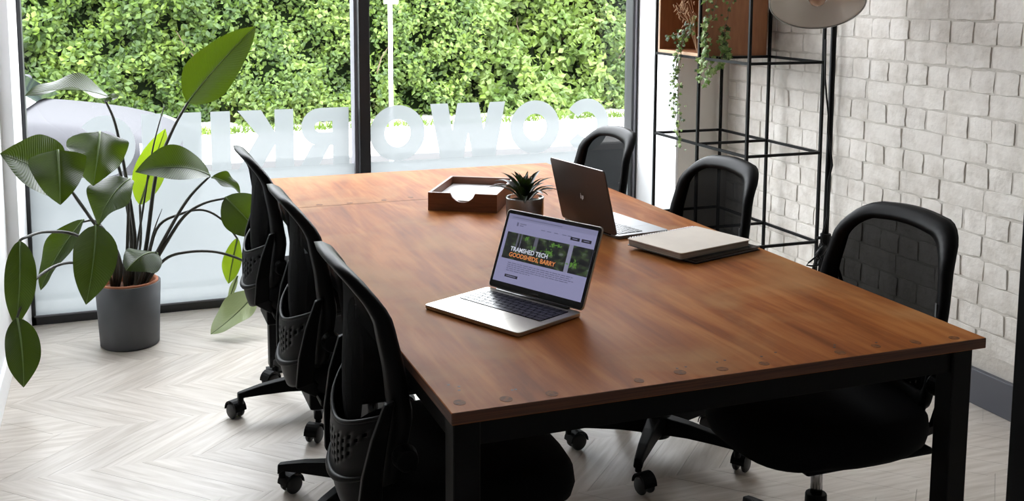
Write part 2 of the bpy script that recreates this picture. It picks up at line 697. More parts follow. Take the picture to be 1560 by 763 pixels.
STM = [brick_mesh(ST, 100 + i) for i in range(6)]
HDM = [brick_mesh(HD, 200 + i) for i in range(6)]
brest = MB()
cands = []
z_start = 1.2685 - 0.5 * CH           # a header-course centre line
rb = random.Random(3)
for k in range(-14, 18):
    zc = z_start + CH * k + 0.0
    if zc - CH / 2 < 0.125 or zc + CH / 2 > CEIL:
        continue
    header = (k % 2 != 0)
    pit = HD if header else ST
    yo = 1.388 - 0.0 if header else 1.405
    n0, n1 = int((-4.2 - yo) / pit) - 1, int((YP - yo) / pit) + 2
    for i in range(n0, n1):
        ya, yb = yo + i * pit, yo + (i + 1) * pit
        if yb < -4.2 or ya > YP - 0.02:
            continue
        cands.append((zc, ya, min(yb, YP), header, yb <= YP))
cands.sort(key=lambda c: (0 if (c[1] > 0.9 and c[0] < 1.48 and c[4]) else 1, c[1]))
for q, (zc, ya, yb, header, full) in enumerate(cands):
    jx = rb.uniform(-0.0025, 0.002)
    if q < 300 and full and ya > 0.6 and zc < 1.6:
        me = rb.choice(HDM if header else STM)
        link('brick', me, wr, (XR + jx, (ya + yb) / 2 + rb.uniform(-.003, .003), zc + rb.uniform(-.002, .002)))
    else:
        brest.box((XR + jx, ya + 0.005, zc - CH / 2 + 0.005), (XR + 0.012, yb - 0.005, zc + CH / 2 - 0.005))
o = part('bricks', brest, M_BRICK, wr, bevel=0.003, seg=1)
o['kind'] = 'stuff'
struct('baseboard_right', MB().box((XR - 0.016, -4.2, 0), (XR + 0.008, YP, 0.128)), M_BASE, 'dark grey skirting board below the white brick wall', bevel=0.003)

# plaster end wall, window reveals, left wall, ceiling, rear walls
struct('wall_back', MB().box((XWR, YP, -0.06), (XR + 0.25, YF + 0.055, CEIL)), M_PLASTER, 'cream plaster pier beside the window')
struct('trim_1', MB().box((XWR - 0.012, YP + 0.002, 0), (XWR, YF - 0.03, CEIL)), M_WHITE, 'white window reveal board beside the shelf')
struct('wall_left', MB().box((XL - 0.3, 1.9, -0.06), (XL, YF + 0.2, CEIL)), M_WHITE, 'white wall behind the large plant')
struct('trim_2', MB().box((XL, YP, 0), (XWL, YF + 0.2, CEIL)), M_WHITE, 'white pier at the plant side of the window')
struct('baseboard_left', MB().box((XL, 1.9, 0), (XL + 0.014, YP, 0.11)), M_WHITE, 'white skirting board behind the large plant', bevel=0.003)
struct('wall_alcove', MB().box((-2.7, 1.9, -0.06), (XL - 0.3, 2.1, CEIL)), M_WHITE)
struct('wall_far_left', MB().box((-2.9, -4.2, -0.06), (-2.7, 2.1, CEIL)), M_WHITE)
struct('wall_rear', MB().box((-2.9, -4.4, -0.06), (XR + 0.25, -4.2, CEIL)), M_WHITE)
struct('ceiling', MB().box((-2.9, -4.4, CEIL), (XR + 0.25, YF + 0.25, CEIL + 0.15)), M_WHITE)
struct('wall_lintel', MB().box((XWL - 0.05, YF - 0.05, 2.58), (XWR + 0.05, YF + 0.2, CEIL)), M_WHITE)

# ------------------------------------------------------------------ window
wf = MB()
wf.box((XWL, YF - 0.03, 0), (-0.859, YF + 0.05, 2.58))
wf.box((2.004, YF - 0.03, 0), (XWR - 0.012, YF + 0.05, 2.58))
wf.box((XWL, YF - 0.03, 2.52), (XWR - 0.012, YF + 0.05, 2.58))
wf.box((XWL, YF - 0.03, -0.008), (XWR - 0.012, YF + 0.05, 0.036))
win = struct('window_1', wf, M_WIN, 'wide black framed shop window with frosted lettering')
part('mullion', MB().box((0.566, YF - 0.075, 0.036), (0.618, YF + 0.05, 2.52)), M_WIN, win, bevel=0.002)
part('frame_strip', MB().box((0.553, YF - 0.03, 0.036), (0.566, YF + 0.05, 2.52)), M_WINGREY, win)  # side highlight of the mullion put into a paler grey strip
part('frame_strip', MB().box((2.016, YF - 0.036, 0.036), (2.026, YF - 0.03, 2.52)), M_WINGREY, win)
part('frame_strip', MB().box((XWL + 0.01, YF - 0.034, 0.036), (0.56, YF - 0.03, 0.043)), M_WINGREY, win)
for (x0, x1) in ((-0.859, 0.553), (0.618, 2.004)):
    part('pane', MB().add([(x0, YF, 0.036), (x1, YF, 0.036), (x1, YF, 2.52), (x0, YF, 2.52)], [(0, 1, 2, 3)]), M_PANE, win, normals=False)
    f = part('frosted_film', MB().add([(x0, YF - 0.004, 0.036), (x1, YF - 0.004, 0.036), (x1, YF - 0.004, 0.632), (x0, YF - 0.004, 0.632)], [(0, 1, 2, 3)]), M_FROST, win, normals=False)
    f['label'] = 'frosted privacy film on lower window pane'


def ring(a0, a1, n=28, ri=0.47, rih=0.50):
    vs, fs = [], []
    for i in range(n + 1):
        t = a0 + (a1 - a0) * i / n
        vs.append((0.5 + 0.5 * math.cos(t), 0.5 + 0.5 * math.sin(t)))
        vs.append((0.5 + 0.5 * ri * math.cos(t), 0.5 + 0.5 * rih * math.sin(t)))
    for i in range(n):
        fs.append((2 * i, 2 * i + 1, 2 * i + 3, 2 * i + 2))
    return vs, fs


def poly(*pts):
    return list(pts), [tuple(range(len(pts)))]


GL = {}
GL['O'] = ring(0, 2 * PI, 40)
GL['C'] = ring(R(38), R(322), 34)
vs_, fs_ = ring(R(40), R(352), 34)
n_ = len(vs_)
vs_ += [(0.52, 0.50), (1.0, 0.50), (1.0, 0.32), (0.52, 0.32)]
GL['G'] = (vs_[:n_] + [(0.78, 0.50), (1.0, 0.50), (0.995, 0.435), (0.735, 0.465), (0.52, 0.50), (0.52, 0.34), (0.72, 0.34)],
           fs_ + [(n_ + 4, n_ + 5, n_ + 6, n_ + 3, n_), (n_, n_ + 3, n_ + 2, n_ + 1)])
GL['N'] = poly((0, 0), (0, 1), (.30, 1), (.68, .48), (.68, 1), (1, 1), (1, 0), (.72, 0), (.32, .54), (.32, 0))
GL['I'] = poly((0, 0), (0, 1), (1, 1), (1, 0))
GL['K'] = poly((0, 0), (0, 1), (.34, 1), (.34, .62), (.58, 1), (1, 1), (.64, .56), (1, 0), (.60, 0), (.34, .40), (.34, 0))
rv, rf = [], []
for i in range(13):
    t = PI / 2 - PI * i / 12
    rv.append((0.58 + 0.40 * math.cos(t), 0.67 + 0.33 * math.sin(t)))
    rv.append((0.58 + 0.13 * math.cos(t), 0.67 + 0.095 * math.sin(t)))
for i in range(12):
    rf.append((2 * i, 2 * i + 1, 2 * i + 3, 2 * i + 2))
b0 = len(rv)
rv += [(0, 0), (.34, 0), (.34, .34), (.34, .575), (.34, .765), (.34, 1), (0, 1)]
rf += [(b0, b0 + 1, b0 + 2, b0 + 3, b0 + 4, b0 + 5, b0 + 6), (b0 + 5, b0 + 4, 1, 0), (b0 + 3, b0 + 2, 24, 25)]
b1 = len(rv)
rv += [(.40, .34), (.62, 0), (1.0, 0), (.76, .368), (.58, .34)]
rf += [(b1, b1 + 1, b1 + 2, b1 + 3, b1 + 4)]
GL['R'] = (rv, rf)
GL['W'] = poly((0, 1), (.21, 1), (.29, .50), (.36, 1), (.64, 1), (.71, .50), (.77, 1), (1, 1), (.87, 0), (.56, 0), (.50, .45), (.44, 0), (.13, 0))
for ch, x0, x1 in (('G', -.671, -.424), ('N', -.396, -.141), ('I', -.101, -.015), ('K', .018, .27), ('R', .301, .529), ('O', .63, .902), ('W', .929, 1.316), ('O', 1.344, 1.611), ('C', 1.637, 1.888)):
    vs2, fs2 = GL[ch]
    zb, zt = (0.6325, 0.902)
    # seen from inside the word is mirrored: u runs from right to left
    pts = [(x1 - (x1 - x0) * u, YF - 0.004, zb + (zt - zb) * v) for u, v in vs2]
    lo = part('letter', MB().add(pts, fs2), M_FROST, win, normals=False)
    lo['label'] = 'frosted letter %s seen mirrored from inside' % ch

# ------------------------------------------------------------------ outside
GZ = -0.25
M_PAVE = mat('pale_paving', (0.42, 0.41, 0.40), 0.9, col2=(0.36, 0.35, 0.34), vscale=3)
M_ROAD = mat('pale_asphalt', (0.30, 0.30, 0.31), 0.9, col2=(0.25, 0.25, 0.26), vscale=2)
M_KERB = mat('kerb_stone', (0.09, 0.09, 0.09), 0.9)
struct('pavement', MB().box((-14, YF + 0.09, GZ - 0.1), (18, 4.7, GZ)), M_PAVE, 'pale pavement outside the window')
struct('road', MB().box((-14, 4.7, GZ - 0.2), (18, 8.8, GZ - 0.06)), M_ROAD, 'bright pale road beyond the window')
struct('pavement_far', MB().box((-14, 8.92, GZ - 0.15), (18, 15, GZ + 0.02)), M_PAVE, 'pale footway in front of the hedge')
struct('kerb', MB().box((-14, 8.8, GZ - 0.15), (18, 8.92, GZ + 0.03)), M_KERB, 'grey kerb along the far footway')
struct('kerb_near', MB().box((-14, 4.58, GZ - 0.15), (18, 4.7, GZ + 0.005)), M_KERB)

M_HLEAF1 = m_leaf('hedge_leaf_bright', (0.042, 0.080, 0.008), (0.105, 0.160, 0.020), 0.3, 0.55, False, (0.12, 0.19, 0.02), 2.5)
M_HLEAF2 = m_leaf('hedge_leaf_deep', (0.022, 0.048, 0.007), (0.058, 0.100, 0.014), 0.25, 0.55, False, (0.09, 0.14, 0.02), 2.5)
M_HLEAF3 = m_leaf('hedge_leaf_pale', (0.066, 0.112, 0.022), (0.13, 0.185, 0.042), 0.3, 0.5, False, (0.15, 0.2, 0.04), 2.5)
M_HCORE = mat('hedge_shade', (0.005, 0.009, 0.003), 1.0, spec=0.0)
M_TWIG = mat('hedge_twig', (0.09, 0.06, 0.04), 0.9)


def lump(x, z, s):
    v = 0
    for (fx, fz, ph, a) in ((1.3, 1.7, 0.3, .30), (2.9, 2.3, 1.7, .20), (5.1, 4.3, 4.1, .12), (8.7, 7.9, 2.2, .07)):
        v += a * math.sin(fx * x + ph + s) * math.sin(fz * z + ph * 1.7 + s * 0.5)
    return v


def hedge(name, label, x0, x1, ybase, h, mats, dens, lsz, seed):
    root = thing(name, label, 'shrub', ((x0 + x1) / 2, ybase + 0.6, GZ))
    rnd = random.Random(seed)

    def surf(x, z):
        return ybase + 0.22 * max(0, z) + lump(x, z, seed) * 0.8

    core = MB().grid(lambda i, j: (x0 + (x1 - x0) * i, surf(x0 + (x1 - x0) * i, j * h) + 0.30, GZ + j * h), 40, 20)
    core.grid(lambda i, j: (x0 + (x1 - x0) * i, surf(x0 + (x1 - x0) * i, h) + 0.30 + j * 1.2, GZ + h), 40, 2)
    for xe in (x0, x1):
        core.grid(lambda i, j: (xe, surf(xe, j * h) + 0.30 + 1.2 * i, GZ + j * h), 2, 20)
    part('shade_core', core, M_HCORE, root, world=True, smooth=True, normals=False)  # dark backing sheet painted as the shade between the leaves
    for mi, mt in enumerate(mats):
        V, F = [], []
        n = int((x1 - x0) * h * dens / len(mats))
        for q in range(n):
            x = rnd.uniform(x0 + .03, x1 - .03)
            z = h * rnd.random() ** 1.15
            # clumps: reject leaves in hollow spots so that dark gaps remain
            cl = math.sin(x * 6.1 + seed + 1.3 * math.sin(z * 3)) * math.sin(z * 6.7 + seed * 2 + math.sin(x * 4))
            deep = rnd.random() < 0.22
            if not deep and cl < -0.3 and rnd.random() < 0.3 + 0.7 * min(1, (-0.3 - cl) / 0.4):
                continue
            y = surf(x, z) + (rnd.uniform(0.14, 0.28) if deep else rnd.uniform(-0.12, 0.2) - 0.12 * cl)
            a = Vector((rnd.gauss(0, 1), rnd.gauss(0, 0.5), rnd.gauss(-0.4, 0.8))).normalized()
            nn = Vector((rnd.gauss(0, 0.7), -1, rnd.gauss(0.6, 0.9))).normalized()
            s_ = a.cross(nn)
            if s_.length < 0.1:
                continue
            s_.normalize()
            L = lsz * rnd.uniform(0.6, 1.35)
            wd = L * rnd.uniform(0.28, 0.42)
            p = Vector((x, y, GZ + z))
            k = len(V)
            up = nn * (-0.12 * L)
            V += [p, p + a * L * 0.4 + s_ * wd + up, p + a * L, p + a * L * 0.4 - s_ * wd + up]
            F += [(k, k + 1, k + 2), (k, k + 2, k + 3)]
        mb = MB()
        mb.v, mb.f = V, F
        o = part('foliage', mb, mt, root, world=True, normals=False)
        o['kind'] = 'stuff'
    tw = MB()
    for q in range(int((x1 - x0) * 2.5)):
        x = rnd.uniform(x0, x1)
        z = rnd.uniform(0.3, h)
        y = surf(x, z) - 0.02
        d = Vector((rnd.gauss(0, 0.3), rnd.gauss(-0.1, 0.1), rnd.uniform(0.2, 0.5)))
        tw.tube([(x, y, GZ + z), Vector((x, y, GZ + z)) + d * 0.5, Vector((x, y, GZ + z)) + d * 0.9 + Vector((0.05, 0, -0.02))], [0.009, 0.006, 0.003], 5)
    o = part('twigs', tw, M_TWIG, root, world=True)
    o['kind'] = 'stuff'
    return root


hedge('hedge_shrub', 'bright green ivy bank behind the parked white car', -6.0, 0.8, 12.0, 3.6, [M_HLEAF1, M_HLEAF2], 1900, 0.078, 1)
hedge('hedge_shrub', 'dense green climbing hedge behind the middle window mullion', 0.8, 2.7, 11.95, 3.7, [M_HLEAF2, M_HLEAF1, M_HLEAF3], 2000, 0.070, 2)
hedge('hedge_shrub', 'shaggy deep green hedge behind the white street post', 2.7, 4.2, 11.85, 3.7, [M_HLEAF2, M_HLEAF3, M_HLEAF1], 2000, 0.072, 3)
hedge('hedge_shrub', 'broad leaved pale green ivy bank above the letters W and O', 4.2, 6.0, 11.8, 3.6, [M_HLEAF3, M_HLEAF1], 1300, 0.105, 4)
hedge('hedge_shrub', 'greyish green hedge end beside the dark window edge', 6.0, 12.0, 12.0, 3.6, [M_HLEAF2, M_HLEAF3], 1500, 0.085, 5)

# verge of weeds along the hedge foot
V, F = [], []
rg = random.Random(12)
for q in range(3500):
    x, y = rg.uniform(-5, 10.5), rg.uniform(11.0, 11.35)
    L = rg.uniform(0.04, 0.12)
    a = rg.uniform(0, 2 * PI)
    p = Vector((x, y, GZ + 0.02))
    k = len(V)
    t = p + Vector((rg.gauss(0, .05), rg.gauss(0, .05), L))
    V += [p + Vector((math.cos(a), math.sin(a), 0)) * 0.012, p - Vector((math.cos(a), math.sin(a), 0)) * 0.012, t]
    F += [(k, k + 1, k + 2)]
mb = MB()
mb.v, mb.f = V, F
o = part('verge_grass', mb, M_HLEAF1, None, normals=False)
tag(o, 'fringe of grass along the foot of the hedge', 'grass', None, 'stuff')

# white street post with the foot of its sign
sp = thing('sign_post', 'slim white street sign post in front of the hedge', 'sign post', (1.42, 6.0, GZ - 0.06))
M_SIGNW = mat('white_post_paint', (0.88, 0.88, 0.88), 0.5)
part('post', MB().tube([(0, 0, 0.0), (0, 0, 2.9)], 0.016, 14), M_SIGNW, sp, smooth=True)
part('sign_plate', MB().box((-0.055, -0.03, 1.655), (0.055, -0.02, 2.35)), M_SIGNW, sp, bevel=0.004)
part('base_collar', MB().tube([(0, 0, 0.0), (0, 0, 0.08)], 0.03, 12), M_SIGNW, sp)

# parked white car, nose towards +x
M_CAR = mat('white_car_paint', (0.052, 0.052, 0.057), 0.5, spec=0.02)
M_CARGLASS = mat('tinted_car_glass', (0.02, 0.025, 0.03), 0.05)
M_TYRE = mat('car_tyre', (0.02, 0.02, 0.02), 0.8)
M_RIM = mat('alloy_rim', (0.5, 0.5, 0.52), 0.3, metal=0.8)
M_LAMP = mat('headlamp_lens', (0.25, 0.26, 0.28), 0.1, metal=0.3)
M_CARDARK = mat('car_black_trim', (0.02, 0.02, 0.022), 0.5)
car = thing('car', 'white car parked outside behind the large potted plant', 'car', (0.06, 6.25, GZ - 0.06), R(-8))
# stations from nose (x=0) backwards: x, half width, sill z, shoulder z, top z (bonnet/belt)
st = [(0.0, .50, .30, .52, .60), (-0.10, .70, .22, .66, .74), (-0.35, .80, .20, .78, .86), (-0.75, .84, .19, .85, .93), (-1.15, .86, .19, .89, .97),
      (-1.6, .87, .19, .92, .99), (-2.4, .87, .19, .94, 1.00), (-3.2, .86, .20, .96, 1.02), (-3.7, .82, .24, .97, 1.03), (-3.95, .70, .32, .92, 1.0)]


def car_sec(x, hw, zs, zh, zt):
    return [(x, -hw * .9, zs), (x, -hw, zs + .15), (x, -hw, (zs + zh) / 2 + .05), (x, -hw * .97, zh), (x, -hw * .82, (zh + zt) / 2 + .015), (x, -hw * .4, zt), (x, 0, zt + .01),
            (x, hw * .4, zt), (x, hw * .82, (zh + zt) / 2 + .015), (x, hw * .97, zh), (x, hw, (zs + zh) / 2 + .05), (x, hw, zs + .15), (x, hw * .9, zs)]


cb = MB()
rows = [car_sec(*q) for q in st]
for rw in rows:
    cb.v += [Vector(v) for v in rw]
nn = len(rows[0])
for i in range(len(rows) - 1):
    for j in range(nn - 1):
        cb.f.append((i * nn + j, i * nn + j + 1, (i + 1) * nn + j + 1, (i + 1) * nn + j))
    cb.f.append((i * nn + nn - 1, i * nn, (i + 1) * nn, (i + 1) * nn + nn - 1))
cb.f.append(tuple(range(nn)))
cb.f.append(tuple((len(rows) - 1) * nn + j for j in range(nn))[::-1])
part('body', cb, M_CAR, car, smooth=True, subsurf=1)
cg = MB()
gs = [(-1.05, .74, .95, .96), (-1.75, .62, 1.0, 1.42), (-2.2, .60, 1.0, 1.47), (-3.1, .60, 1.0, 1.44), (-3.75, .70, 1.0, 1.05)]
for (x, hw, z0, z1) in gs:
    cg.v += [Vector(v) for v in ((x, -hw - .12, z0), (x, -hw, z1), (x, 0, z1 + .03), (x, hw, z1), (x, hw + .12, z0))]
for i in range(len(gs) - 1):
    for j in range(4):
        cg.f.append((i * 5 + j, i * 5 + j + 1, (i + 1) * 5 + j + 1, (i + 1) * 5 + j))
part('windscreen', cg, M_CARGLASS, car, smooth=True)
part('roof', MB().grid(lambda i, j: (-1.8 - 1.35 * i, -0.58 + 1.16 * j, 1.445 + 0.05 * math.sin(PI * j) + 0.03 * math.sin(PI * i)), 6, 6), M_CAR, car, smooth=True, solid=0.02)
for sy in (-1, 1):
    part('headlight', MB().grid(lambda i, j: (-0.035 - 0.27 * i, sy * (0.60 + 0.19 * i ** 0.6 + 0.012), 0.56 + 0.12 * j + 0.10 * i), 6, 3), M_LAMP, car, smooth=True, solid=0.02)
    part('door_seam', MB().box((-1.352, sy * .868 - .004, .30), (-1.344, sy * .868 + .004, .90)), M_CARDARK, car)
    part('side_mirror', MB().box((-1.42, sy * 0.98 - 0.09, 0.97), (-1.30, sy * 0.98 + 0.09, 1.09)), M_CAR, car, bevel=0.03, seg=3)
    t_ = part('wing_badge', MB().bar((-1.20, sy * .872, .735), (-0.98, sy * .868, .735), .012, .014).bar((-1.10, sy * .872, .70), (-0.98, sy * .868, .745), .012, .012), M_CARDARK, car)
for (wx, sy) in ((-0.78, -1), (-0.78, 1), (-3.2, -1), (-3.2, 1)):
    wh = part('wheel', MB().lathe([(0.20, -.1), (.30, -.1), (.32, -.07), (.32, .07), (.30, .1), (.20, .1)], 28, Matrix.Translation((wx, sy * 0.79, 0.32)) @ Matrix.Rotation(R(90), 4, 'X')), M_TYRE, car, smooth=True)
    rm = MB()
    rm.lathe([(0.0, .06), (.05, .06), (.05, .02), (.205, .02), (.205, -.08)], 24, Matrix.Translation((wx, sy * 0.79, 0.32)) @ Matrix.Rotation(R(90 if sy < 0 else -90), 4, 'X'))
    part('rim', rm, M_RIM, wh)
part('grille', MB().box((-0.015, -0.42, 0.30), (0.012, 0.42, 0.46)), M_CARDARK, car, bevel=0.02)

# ------------------------------------------------------------------ table
TW, TL, TH = 1.167, 2.398, 0.74
tb = thing('meeting_table', 'large brown plywood meeting table on a black steel frame', 'table', (TW / 2, TL / 2, 0))
for (y0, y1) in ((0.0, 1.8155), (1.8168, TL)):
    me = MB().box((0, y0, TH - 0.022), (TW, y1, TH))
    o = part('tabletop', me, M_TOP, tb, world=True, bevel=0.0015, seg=1)
    o.data.materials.append(M_EDGE)
    for p in o.data.polygons:
        if abs(p.normal.z) < 0.5:
            p.material_index = 1
legx = ((0.008, 0.058), (1.098, 1.148))
legy = ((0.016, 0.066), (TL - 0.066, TL - 0.016))
for (x0, x1) in legx:
    for (y0, y1) in legy:
        lg = part('leg', MB().box((x0, y0, 0.02), (x1, y1, TH - 0.022)), M_BLACK, tb, world=True, bevel=0.003)
        part('foot', MB().box((x0 - 0.008, y0 - 0.008, 0.0), (x1 + 0.008, y1 + 0.008, 0.008)).tube([((x0 + x1) / 2, (y0 + y1) / 2, 0.006), ((x0 + x1) / 2, (y0 + y1) / 2, 0.03)], 0.014, 12), M_BLACK, lg, world=True)
for (x0, x1) in legx:
    part('rail', MB().box((x0 + 0.008, 0.066, TH - 0.074), (x1 - 0.008, TL - 0.066, TH - 0.022)), M_BLACK, tb, world=True, bevel=0.002)
for (y0, y1) in legy:
    part('rail', MB().box((0.058, y0 + 0.008, TH - 0.074), (1.098, y1 - 0.008, TH - 0.022)), M_BLACK, tb, world=True, bevel=0.002)
M_PLUG = mat('grey_wood_filler', (0.22, 0.085, 0.030), 0.55, spec=0.03, col2=(0.12, 0.055, 0.028), vscale=120)
M_KNOT = mat('dark_nail_hole', (0.035, 0.014, 0.008), 0.6)
rp = random.Random(5)
for (x, y) in ((.028, .043), (.110, .030), (.196, .026), (.372, .030), (.465, .042), (.55, .030), (.642, .028), (.821, .030), (.915, .038), (1.008, .030), (1.103, .024),
               (.118, 1.842), (.22, 1.836), (.339, 1.846), (.439, 1.866), (.76, 1.845), (.95, 1.84)):
    a, b_ = rp.uniform(.009, .012), rp.uniform(.010, .014)
    part('screw_plug', MB().lathe([(0.001, .0004), (1, .0004), (1.02, -.002)], 18, Matrix.Translation((x, y, TH)) @ Matrix.Diagonal((a, b_, 1, 1))), M_PLUG, tb, world=True)
hl = MB()
for (x, y) in ((.035, .13), (.05, .115), (.045, .098), (.135, .066), (.142, .067), (.47, .062), (.49, .064), (.56, .066), (.58, .070), (.66, .064), (.70, .075), (.83, .06), (.84, .072), (.93, .055)):
    hl.lathe([(0.0003, .0003), (.0028, .0003), (.0030, -.001)], 8, Matrix.Translation((x, y, TH)))
part('nail_holes', hl, M_KNOT, tb, world=True)['kind'] = 'stuff'

# ------------------------------------------------------------------ office chairs (local: facing +y, hub at origin)
def hw_back(z):
    pts = [(.47, .150), (.52, .182), (.58, .205), (.66, .222), (.74, .222), (.82, .208), (.90, .185), (.96, .165)]
    for (a, va), (b_, vb) in zip(pts, pts[1:]):
        if a <= z <= b_:
            t = (z - a) / (b_ - a)
            return va + (vb - va) * t
    return pts[0][1] if z < .5 else pts[-1][1]


def yc(z):
    pts = [(.44, -.205), (.52, -.214), (.60, -.222), (.68, -.220), (.76, -.212), (.83, -.207), (.86, -.214), (.90, -.234), (.925, -.252), (.95, -.272)]
    if z <= pts[0][0]:
        return pts[0][1]
    for (a, va), (b_, vb) in zip(pts, pts[1:]):
        if a <= z <= b_:
            t = (z - a) / (b_ - a)
            return va + (vb - va) * t
    return pts[-1][1]


def ysurf(u, z):
    wrap = 0.062 * max(0, min(1, (0.93 - z) / 0.30)) + 0.006
    return yc(z) + wrap * (u / 0.2) ** 2


def outline(inset, n=64):
    """closed loop (u, z) of the back: tapered sides, round top, shallow curved foot"""
    z0, z1 = 0.475 + inset, 0.924 - inset
    rt, rbm = 0.105 - inset * .6, 0.07 - inset * .5
    pts = []
    side = []
    zs = [z0 + rbm + (z1 - rt - z0 - rbm) * i / 12 for i in range(13)]
    for z in zs:
        side.append((hw_back(z) - inset, z))
    wt = side[-1][0]
    slope = (side[-1][0] - side[-2][0]) / (side[-1][1] - side[-2][1])
    top = []
    for i in range(1, 9):
        t = PI / 2 * i / 8
        top.append((wt - rt + rt * math.cos(t) + slope * rt * 0.45 * math.sin(t), z1 - rt + rt * math.sin(t)))
    flat = []
    xt = top[-1][0]
    for i in range(1, 5):
        u = xt * (1 - i / 4)
        flat.append((u, z1 + 0.006 * (1 - (u / max(xt, 1e-4)) ** 2)))
    bot = []
    wb = side[0][0]
    for i in range(1, 7):
        t = PI / 2 * i / 6
        bot.append((wb - rbm + rbm * math.cos(t), z0 + rbm - rbm * math.sin(t)))
    fb = [(bot[-1][0] * (1 - i / 4), z0 - 0.008 * (i / 4)) for i in range(1, 5)]
    right = fb[::-1] + bot[::-1] + side + top + flat    # from bottom centre up to top centre
    left = [(-u, z) for u, z in right[::-1]][1:-1]
    return right + left


def make_chair():
    root = thing('office_chair', 'x', 'chair')
    # back frame
    mb = MB()
    outs = [(0.0, 0.0), (0.0, -0.016), (0.012, -0.022), (0.030, -0.020), (0.038, -0.008), (0.038, 0.004), (0.024, 0.010), (0.008, 0.010)]
    loops = []
    for ins, dy in outs:
        lp = outline(ins)
        loops.append([(u, ysurf(u, z) + dy, z) for u, z in lp])
    n = len(loops[0])
    for lp in loops:
        mb.v += [Vector(v) for v in lp]
    k = len(loops)
    for a in range(k):
        b_ = (a + 1) % k
        for i in range(n):
            j = (i + 1) % n
            mb.f.append((a * n + i, a * n + j, b_ * n + j, b_ * n + i))
    part('back_frame', mb, M_PLASTIC, root, smooth=True)
    # mesh
    mb = MB()
    lp = outline(0.034)
    cz = 0.72
    rings = 8
    for r_ in range(rings):
        s_ = 1 - r_ / rings
        for (u, z) in lp:
            uu, zz = u * s_, cz + (z - cz) * s_
            mb.v.append(Vector((uu, ysurf(uu, zz) - 0.004, zz)))
    mb.v.append(Vector((0, ysurf(0, cz) - 0.004, cz)))
    for r_ in range(rings - 1):
        for i in range(n):
            j = (i + 1) % n
            mb.f.append((r_ * n + i, r_ * n + j, (r_ + 1) * n + j, (r_ + 1) * n + i))
    for i in range(n):
        mb.f.append(((rings - 1) * n + i, (rings - 1) * n + (i + 1) % n, rings * n))
    o = part('back_mesh', mb, M_MESH, root, smooth=True)
    o['label'] = 'see-through black mesh back panel'
    # lumbar shell: a perforated sling standing off the mesh at the rear
    nu, nv = 34, 22

    def shell(i, j):
        a = -1 + 2 * i                     # lateral
        b_ = j                             # bottom to top
        topz = 0.652 - 0.075 * (1 - abs(a) ** 1.6)  # sling edge dips at the centre
        botz = 0.392 + 0.065 * abs(a) ** 2.2
        z = botz + (topz - botz) * b_
        u = a * (0.150 + 0.055 * b_ ** 0.7)
        off = 0.030 * (1 - abs(a) ** 2.6) * (0.45 + 0.55 * math.sin(PI * min(1, b_ * 0.75 + 0.2)))
        y = ysurf(u, z) - 0.010 - off + (0.012 * (1 - b_) ** 3) - 0.010 * (1 - a * a) * max(0.0, min(1.0, (0.46 - b_) / 0.10))
        return (u, y, z)

    def hole(i, j):
        if not (5 <= i <= nu - 6 and 11 <= j <= 18):
            return False
        if abs(i - nu / 2 + .5) > 4 + (j - 10) * 1.0:
            return False
        return (i % 2 == 0) and ((j + (i // 2)) % 2 == 0)
    part('lumbar_support', MB().grid(shell, nu, nv, hole), M_PLASTIC, root, smooth=True, solid=0.005)
    # rolled rim and ledge of the shell
    rim = MB()
    rim.tube([shell(i / 24, 1.0) for i in range(25)], 0.005, 8)
    part('lumbar_rim', rim, M_PLASTIC, root, smooth=True)
    rid = MB()
    rid.tube([Vector(shell(i / 24, 0.36)) + Vector((0, -0.002, 0)) for i in range(2, 23)], [0.003 + 0.006 * math.sin(PI * (i - 2) / 20) for i in range(2, 23)], 8)
    part('lumbar_ledge', rid, M_PLASTIC, root, smooth=True)
    # two side arms from the seat mechanism up to the back frame
    for sx in (-1, 1):
        mb = MB()
        path = [(sx * .06, -.06, .395), (sx * .12, -.15, .400), (sx * .165, -.205, .445), (sx * .190, -.205, .53), (sx * .206, -.195, .61), (sx * .214, -.180, .68)]
        wds = [.035, .035, .034, .030, .024, .014]
        o_ = len(mb.v)
        for (x, y, z), w_ in zip(path, wds):
            for (dx, dy) in ((-.009, -w_), (.009, -w_), (.009, w_ * .4), (-.009, w_ * .4)):
                mb.v.append(Vector((x + dx, y + dy, z + (dy * 0.25))))
        for i in range(len(path) - 1):
            for j in range(4):
                a = o_ + i * 4
                mb.f.append((a + j, a + (j + 1) % 4, a + 4 + (j + 1) % 4, a + 4 + j))
        mb.f.append((o_, o_ + 1, o_ + 2, o_ + 3))
        e_ = o_ + 4 * (len(path) - 1)
        mb.f.append((e_, e_ + 1, e_ + 2, e_ + 3))
        part('back_arm', mb, M_PLASTIC, root, bevel=0.004, smooth=False)
        part('pivot_cap', MB().tube([(sx * .205, -.155, .565), (sx * .236, -.155, .565)], [.026, .022], 20), M_PLASTIC, root, smooth=False, bevel=0.004)
    # slim label strip on the front of the frame
    part('label_strip', MB().box((-.006, -.0008, -.016), (.006, .0008, .016), Matrix.Translation((-.196, ysurf(-.196, .735) + .0115, .735)) @ Matrix.Rotation(R(-28), 4, 'Z')), mat('grey_label', (.10, .10, .10), .5), root)
